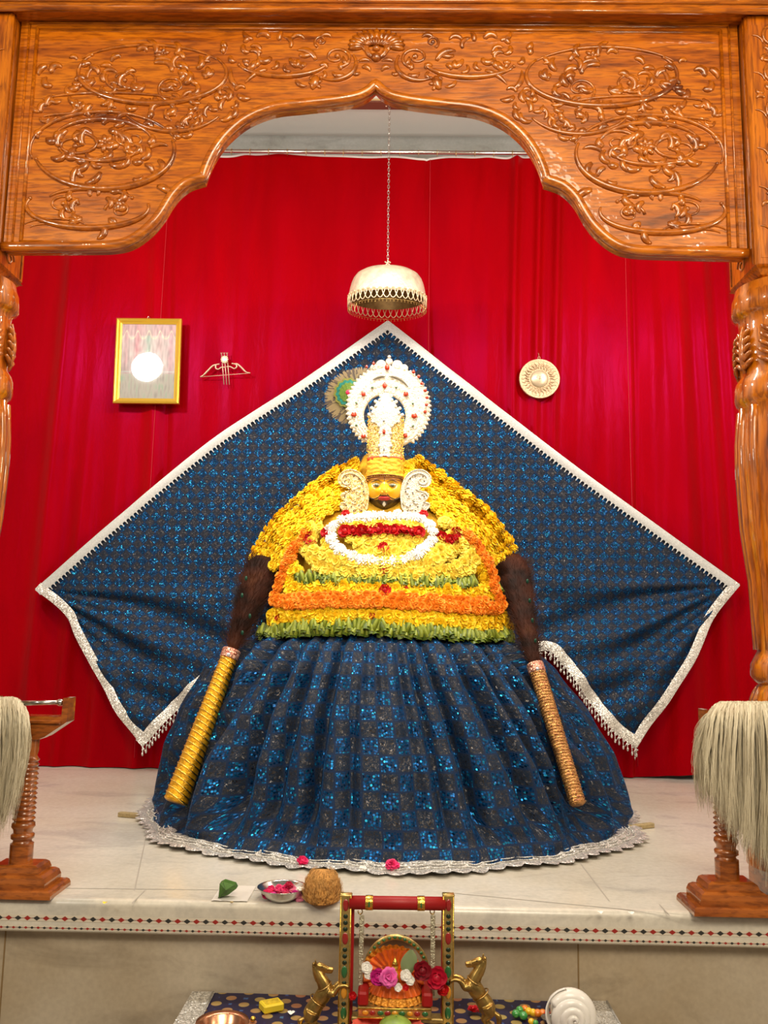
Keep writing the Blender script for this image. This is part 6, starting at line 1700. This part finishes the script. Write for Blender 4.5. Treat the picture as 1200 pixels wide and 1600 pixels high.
# seat
zs0=G(620,1577).z; zs1=G(620,1561).z
xl=G(560,1570).x; xr=G(673,1570).x
b=MB(); b.box((xl,YG-0.045,zs0),(xr,YG+0.045,zs1),0.002); st=b.build('seat',M['kund'],sw,smooth=False)
for nm,mt,xs in (('red_stones',M['enred'],(583,606,651)),('green_stones',M['engreen'],(595,628,663)),('amber_stones',M['enyel'],(572,617,640))):
    for x in xs:
        b=MB(); b.ball((G(x,1570).x,YG-0.045,(zs0+zs1)/2),(4.6*sG,0.002,3.4*sG),8,6); b.build(nm[:-1],mt,st)
b=MB(); b.tube([(xl,YG-0.046,zs0+0.001),(xr,YG-0.046,zs0+0.001)],0.0016,6); b.tube([(xl,YG-0.046,zs1-0.001),(xr,YG-0.046,zs1-0.001)],0.0014,6); b.build('beaded_edge',M['gold'],st)
for px in (567.5,667.5):
    p=G(px,1548,-0.03); b=MB(); b.box((p.x-7.5*sG,YG-0.042,zs1),(p.x+7.5*sG,YG+0.03,zs1+19*sG),0.004); b.build('bolster',M['red'],sw,smooth=False)
b=MB(); p0=G(549,1590).x; p1=G(693,1590).x; zc_=G(600,1592).z; b.box((p0,YG-0.010,zc_-0.004),(p1,YG+0.02,zc_+0.006),0.002); b.build('cross_rail',M['kund'],sw,smooth=False)
# curved gilt backrest behind the figure
b=MB(); pts=[G(572,1530,0.03),G(575,1497,0.03),G(592,1473,0.03),G(617,1464,0.03),G(640,1471,0.03),G(658,1488,0.03),G(667,1512,0.03),G(670,1556,0.03)]
P=spline(pts,6); b.tube(P,4.2*sG,10,flat=0.6,up=(0,-1,0))
bk=b.build('backrest_hoop',M['kund'],sw)
b=MB()
for i in range(0,len(P),2): b.ball(P[i]+Vector((0,-0.004,0)),(2.6*sG,0.002,2.4*sG),8,6)
b.build('green_stones',M['engreen'],bk)
# dressed figure
fg=thing('infant_deity_figure','tiny golden infant deity in a pleated orange dress seated on the swing','figurine',G(615,1560))
M['odress']=pbr('orange_silk',(0.75,0.13,0.008),0.35,0.1,sheen=0.4,var=.3,vscale=60); M['odress2']=pbr('orange_gold_lace',(0.82,0.30,0.03),0.3,0.4,var=.4,vscale=150,bump=.4,bscale=250)
def fan(cx_,cy_,rx,ry,a0,a1,dy,npl,amp,nm,mat,inner=0.15):
    b=MB()
    def f(u_,v):
        a=radians(a0+(a1-a0)*u_); r=inner+(1-inner)*v; sc=1+0.04*abs(sin(u_*npl*pi))*v
        p=G(cx_+cos(a)*rx*r*sc,cy_-sin(a)*ry*r*sc,dy); return p+Vector((0,amp*sin(u_*npl*2*pi)*v-0.006*v*v,0))
    b.grid(f,npl*8,10); return b.build(nm,mat,fg)
fan(616,1528,46,46,-20,200,0.012,16,0.003,'dress_fan',M['odress'])
fan(614,1526,50,50,45,195,0.016,13,0.003,'lace_fan',M['odress2'],0.66)
def ruffle(py0,rx,h,dy,nm,mat,ry=0.030):
    b=MB(); c0=G(618,py0)
    def f(u_,v):
        a=2*pi*u_; r=1-0.28*v; w_=1+0.05*sin(u_*2*pi*22)*(1-v)
        return (c0.x+sin(a)*rx*sG*r*w_,YG-0.004-cos(a)*ry*r*w_,c0.z+h*sG*v+0.0015*sin(u_*44*pi)*(1-v))
    b.grid(f,176,8,closeu=True); return b.build(nm,mat,fg)
ruffle(1560,40,18,0,'lower_ruffle',M['odress2'],0.040); ruffle(1548,37,18,0,'upper_ruffle',M['odress'],0.036)
ruffle(1536,28,22,0,'bodice',M['odress'],0.024)
hp=G(617,1511,-0.022); b=MB(); b.ball(hp,(4.6*sG,4.4*sG,5.4*sG),14,10); b.ball(hp+Vector((0,-4.4*sG,-0.001)),(1*sG,1*sG,1.2*sG),6,5); b.tube([hp+Vector((0,0,-4*sG)),G(617,1521,-0.022),G(617,1534,-0.022)],[2.5*sG,5*sG,7*sG],10)
fc=b.build('figure_body',pbr('gold_face',(0.80,0.50,0.08),0.3,0.5),fg)
b=MB(); b.lathe([(4.8*sG,0),(4.2*sG,3*sG),(2.4*sG,7*sG),(0.4*sG,11*sG)],hp+Vector((0,0,2.5*sG)),12); b.build('tiny_crown',M['gold'],fc)
# blooms on and around the figure
def fbloom(px,py,r,kind,mat,lab,name,dy=-0.04,seed=0,tilt=(0,-1,0.3)):
    p=G(px,py,dy); bb=flower_bm(r,kind,seed); R_=Vector(tilt).normalized().to_track_quat('Z','Y').to_matrix(); bb.v=[p+R_@v for v in bb.v]; return tag(bb.build(name,mat,org=p),lab,'flower')
fbloom(607,1527,0.0185,'carnation',pbr('pink_carnation',(0.75,0.10,0.38),0.5,var=.3,vscale=100),'bright pink flower at the front of the dressed figure on the swing','pink_carnation',-0.05,3)
fbloom(591,1527,0.016,'rose',M['mag'],'dark magenta rose on the figure, left of the bright pink flower','magenta_rose',-0.044,4)
fbloom(573,1512,0.011,'rose',M['whi'],'white blossom at the left side of the figure, upper of two','white_blossom',-0.03,5)
fbloom(576,1523,0.009,'rose',M['whi'],'white blossom at the left side of the figure, lower of two','white_blossom',-0.03,6)
fbloom(634,1524,0.011,'rose',M['whi'],'white blossom right of the pink flower on the figure','white_blossom',-0.04,7)
fbloom(641,1532,0.009,'rose',M['whi'],'small white blossom at the lower right of the figure','white_blossom',-0.04,8)
fbloom(622,1543,0.008,'rose',M['whi'],'tiny white blossom on the orange ruffle below the pink flower','white_blossom',-0.05,9)
fbloom(634,1543,0.006,'rose',M['redr'],'tiny red blossom on the orange ruffle below the pink flower','red_blossom',-0.05,10)
fbloom(660,1517,0.018,'rose',pbr('dark_red_rose',(0.22,0.004,0.012),0.5),'dark crimson rose leaning on the right side of the figure','crimson_rose',-0.035,11)
fbloom(682,1528,0.021,'rose',pbr('bright_red_rose',(0.48,0.006,0.03),0.5),'bright red rose beside the right post of the swing','red_rose',-0.030,12)
fbloom(692,1546,0.012,'rose',M['redr'],'small dark red rose below the bright one at the right post','red_rose',-0.02,13)
fbloom(551,1556,0.008,'rose',M['redr'],'tiny red rose beside the left post of the swing','red_rose',-0.02,14)
b=MB(); 
def lf(u_,v):
    w_=13*sin(pi*(0.06+0.9*v))**0.8; p=G(634+24*v*0.25+ (u_-.5)*2*w_*1.0+2,1524-40*v,-0.028+0.010*(u_-.5)**2*4*0-0.004*sin(pi*u_)); return p
b.grid(lf,8,12); tag(b.build('green_leaf',pbr('sage_leaf',(0.22,0.28,0.13),0.5),org=G(638,1515)),'pale green tulsi leaf standing on the right of the figure on the swing','leaf')

# ================================================================== BRASS HORSES
M['hbrass']=pbr('antique_brass',(0.48,0.31,0.09),0.32,0.95,var=.4,vscale=50)
def horse(sg,lab):
    # coordinates for the left horse (facing right); mirrored for the right one
    def T(px,py,dz=0.0):
        if sg<0: q=G(px,py,dz)
        else: q=G(1248-px,py-9,dz)
        return q
    root=thing('brass_horse',lab,'horse',Vector((T(486,1600).x,YG,ZT)))
    b=MB(); R=lambda l:[x*sG*0.86 for x in l]
    b.tube(spline([T(484,1592),T(490,1577),T(499,1563),T(507,1551),T(512,1540)],4),R([10,13,14.5,14.5,14,13.5,13,12.5,12.5,13,13.5,13.5,13.5,13,12,11,9]),14)   # trunk
    b.tube(spline([T(510,1547),T(505,1535),T(499,1524),T(495,1514),T(498,1508)],4),R([13,12.5,12,11.5,11,10.5,10,9.5,9,8.5,8,7.5,7,6.5,6,6,5.5]),12)  # neck
    b.tube(spline([T(496,1509),T(504,1511),T(513,1514),T(521,1515)],4),R([6,6.4,6.4,6.2,5.8,5.2,4.8,4.4,4.0,3.8,3.9,4.0,3.2]),10)  # head
    b.tube(spline([T(503,1514),T(511,1518),T(519,1519)],3),R([4,3.6,3.2,2.8,2.6,2.4,2.0]),8)
    for dy in (-0.010,0.010):
        b.tube([T(494,1508,dy*0.5),T(493,1503,dy*0.6),T(492.5,1498,dy*0.7)],R([2.4,1.9,0.5]),6)  # ears
        e=0 if dy<0 else 6
        b.tube(spline([T(512,1550,dy),T(521,1552-e,dy),T(528,1543-e,dy),T(537,1540-e,dy),T(546,1543-e,dy)],3),R([8,7.5,7,6.4,5.6,5,4.4,4,3.6,3.3,3.3,3.6,3.0]),8) # forelegs
        b.tube(spline([T(488,1580,dy),T(484,1595,dy),T(491,1612,dy),T(483,1630,dy),T(486,1648,dy)],3),R([12,11.5,11,10,9,7.5,6.5,5.5,5,4.6,4.4,4.8,5.2]),8)
    b.tube(spline([T(478,1590),T(470,1600),T(468,1618),T(470,1634)],3),R([4,4.5,5,5.5,5.5,5,4.5,4,3,1.5]),8)  # tail
    zmin=min(v.z for v in b.v); k=(T(486,1590).z-ZT-0.006)/(T(486,1590).z-zmin) if zmin<ZT+0.006 else 1
    zr_=T(486,1590).z; b.v=[Vector((v.x,v.y,zr_-(zr_-v.z)*k)) if v.z<zr_ else v for v in b.v]
    o=b.build('horse_body',M['hbrass'],root); md=o.modifiers.new('remesh','REMESH'); md.mode='VOXEL'; md.voxel_size=0.0014; md.use_smooth_shade=True
    sm_=o.modifiers.new('smooth','SMOOTH'); sm_.iterations=3
    b=MB()
    def ringat(c0,ax,r,th):
        ax=ax.normalized(); u1=ax.cross(Vector((0,1,0))).normalized(); v1=ax.cross(u1)
        b.tube([c0+(u1*cos(t)+v1*sin(t))*r for t in [2*pi*i/24 for i in range(24)]],th,6,closed=True)
    ringat(T(507,1541),T(507,1541)-T(500,1528),11.0*sG,0.0014); ringat(T(497,1563),T(497,1563)-T(503,1553),12.7*sG,0.0013)
    ringat(T(512,1515),T(521,1516)-T(504,1512),4.9*sG,0.0008)
    b.build('harness',M['brass'],o)
    b=MB()
    for i in range(9):
        t=i/8; p=T(493-1.5*t+ (6*t*t),1507+24*t); b.ball(p+Vector((sg*0.0035,0,0)),(2.6*sG,2.8*sG,3.4*sG),6,5)
    b.build('mane',M['hbrass'],o)
    b=MB()
    for dy in (-0.0075,0.0075): b.ball(T(503,1510.5,dy),(1.1*sG,0.8*sG,1.0*sG),6,5)
    b.build('eyes',M['dark'],o)
    c0=T(486,1600); b=MB(); b.lathe([(0.030,0),(0.030,0.004),(0.026,0.008)],(c0.x,YG,ZT+0.003),24,sy=0.8); b.build('pedestal',M['hbrass'],root)
horse(-1,'rearing brass horse on the left of the swing with forelegs against the post')
horse(1,'rearing brass horse on the right of the swing with forelegs against the post')

# ================================================================== FRONT ROW OFFERINGS
def hang(px,py,Y): return at(px,py,Y)
zt_=ZT+0.004
# copper bowl
c0=onz(352,1588,zt_+0.035); rb=36*S(c0.y)
cbw=thing('copper_bowl','round copper bowl on the brocade cloth at the lower left','bowl',(c0.x,c0.y-0.03,zt_))
b=MB(); b.lathe([(rb*0.45,0),(rb*0.8,0.008),(rb*0.95,0.022),(rb*0.97,0.033),(rb*1.05,0.036),(rb*1.04,0.0385),(rb*0.86,0.033),(rb*0.80,0.020),(rb*0.5,0.008)],(c0.x,c0.y-0.03,zt_),48)
b.build('bowl_body',pbr('copper',(0.75,0.36,0.20),0.25,1.0,var=.2,vscale=20),cbw)
# yellow box
p=onz(424,1578,zt_); b=MB(); R_=Matrix.Rotation(0.5,3,'Z'); b.box((-0.023,-0.018,0),(0.023,0.018,0.017),0.003); b.v=[p+R_@v for v in b.v]
yb_=tag(b.build('yellow_box',pbr('yellow_card',(0.80,0.60,0.03),0.45),smooth=False,org=p),'small yellow box lying on the brocade cloth right of the copper bowl','box')
b=MB(); b.box((-0.016,-0.011,0.017),(0.016,0.011,0.0176)); b.v=[p+R_@v for v in b.v]; b.build('printed_top',pbr('ochre_print',(0.62,0.42,0.02),0.5,var=.3,vscale=120),yb_,smooth=False)
petal(455,1584,zt_+0.002,0.016,M['whi'],'white petal on the brocade cloth between yellow box and left horse')
b=MB(); p=onz(395,1597,zt_); b.ball(p+Vector((0,0,0.006)),0.006,10,8); tag(b.build('gold_bell_bead',M['gold'],org=p),'tiny gold bead on the cloth beside the copper bowl','bead')
b=MB(); p=onz(265+0,1566,zt_)
# red roses by the right horse
for k,(px,py,r) in enumerate([(739,1577,0.012),(752,1580,0.009)]):
    p=onz(px,py,zt_+0.008); bb=flower_bm(r,'rose',k+50); bb.v=[p+v for v in bb.v]; tag(bb.build('red_rose',pbr('vivid_red_rose',(0.60,0.01,0.02),0.5),org=p),['larger red rose on the cloth left of the right brass horse','smaller red rose touching the right brass horse'][k],'rose')
# beaded rattle toy
toy=thing('bead_toy','colourful wooden bead toy on the cloth between the right horse and the conch','toy',onz(830,1586,zt_))
tc_=[pbr('bead_green',(0.05,0.30,0.06),0.2,coat=1),pbr('bead_orange',(0.75,0.20,0.01),0.2,coat=1),pbr('bead_yellow',(0.80,0.48,0.01),0.2,coat=1),pbr('bead_red',(0.50,0.02,0.01),0.2,coat=1)]
for px,py,r,k in [(806,1584,.009,0),(812,1578,.0085,0),(818,1587,.0095,0),(820,1576,.008,1),(826,1580,.0085,2),(833,1582,.0085,2),(840,1583,.009,1),(848,1583,.009,1),(855,1585,.0085,3),(830,1596,.007,2),(837,1598,.006,0)]:
    p=onz(px,py,zt_+0.009); b=MB(); b.ball(p,(r,r,r*0.9),12,8); b.build('bead',tc_[k],toy)
b=MB(); b.tube([onz(806,1584,zt_+0.009),onz(826,1580,zt_+0.009),onz(857,1585,zt_+0.009)],0.002,6); b.build('cord',pbr('green_cord',(0.04,0.15,0.05),0.6),toy)
# conch
cc0=onz(893,1592,zt_+0.025)
cs=thing('conch_shell','white spiral conch shell on the brocade cloth at the lower right','shell',(cc0.x,cc0.y,zt_))
shm=pbr('conch_white',(0.80,0.76,0.70),0.3,coat=.4,var=.06)
b=MB(); cv=cc0+Vector((0,0,0.008)); sc_=S(cc0.y)
# whorls : coil around an axis that points toward the viewer
n=150; pts=[];rr=[]
for i in range(n+1):
    t=i/n; a=radians(150)-2*pi*3.6*t; r=25*sc_*(1-t)**0.85; pts.append(cv+Vector((cos(a)*r,-0.034*t**0.8,sin(a)*r))); rr.append((11.5*(1-t)**0.8+2.0)*sc_)
b.tube(pts,rr,16); b.ball(cv+Vector((0,0.02,0)),(28*sc_,0.045,27*sc_),20,14)
b.build('whorls',shm,cs)
b=MB()
def lip(u_,v):
    a=radians(100+120*u_); r=(31+6*v)*sc_; return cv+Vector((cos(a)*r-2*sc_,0.010-0.02*v,sin(a)*r*0.95+4*sc_))
b.grid(lip,16,5); l_=b.build('flared_lip',shm,cs); sd=l_.modifiers.new('thick','SOLIDIFY'); sd.thickness=0.003
b=MB(); b.ball(cv+Vector((-3*sc_,-0.040,-12*sc_)),(5*sc_,0.006,4*sc_),10,8); b.build('tip_hole',pbr('brown_tip',(0.15,0.07,0.04),0.6),cs)
# glass cup by the conch
p=onz(858,1600,zt_); b=MB(); b.lathe([(0.010,0),(0.016,0.012),(0.017,0.014),(0.015,0.012),(0.008,0.002)],p,20); tag(b.build('small_cup',pbr('smoky_steel_cup',(0.4,0.38,0.33),0.2,0.8),org=p),'tiny metal cup left of the conch shell at the bottom edge','cup')
# plate with fruit in front of the swing
c0=onz(604,1596,zt_+0.02)
c0=Vector((G(606,1600).x,1.83,0)); zr2=at(606,1592,1.86).z
pl2=thing('red_plate','scalloped pinkish red plate in front of the swing at the bottom edge','plate',(c0.x,c0.y,zt_))
hp_=max(0.012,zr2-zt_)
b=MB()
b.grid(lambda u_,v:(c0.x+cos(2*pi*u_)*(0.03+0.042*v)*(1+0.03*sin(u_*2*pi*16)*v),c0.y+sin(2*pi*u_)*(0.03+0.042*v)*(1+0.03*sin(u_*2*pi*16)*v)*0.8,zt_+hp_*v*v+0.001),96,6,closeu=True)
b.grid(lambda u_,v:(c0.x+cos(2*pi*u_)*0.03*v,c0.y+sin(2*pi*u_)*0.024*v,zt_+0.0015),48,2,closeu=True)
o=b.build('plate_dish',pbr('coral_plate',(0.75,0.12,0.08),0.35),pl2); sd=o.modifiers.new('thick','SOLIDIFY'); sd.thickness=0.002
p=at(618,1606,1.83); b=MB(); b.ball((p.x,1.83,p.z),(24*sG,22*sG,15*sG),24,16); 
b.tube([(p.x,1.83,p.z+13*sG),(p.x+0.002,1.828,p.z+17*sG)],0.002,6)
tag(b.build('green_fruit',pbr('green_fruit_skin',(0.22,0.33,0.05),0.4,var=.4,vscale=30),org=Vector((p.x,1.83,p.z))),'green fruit heaped on the red plate in front of the swing','fruit')
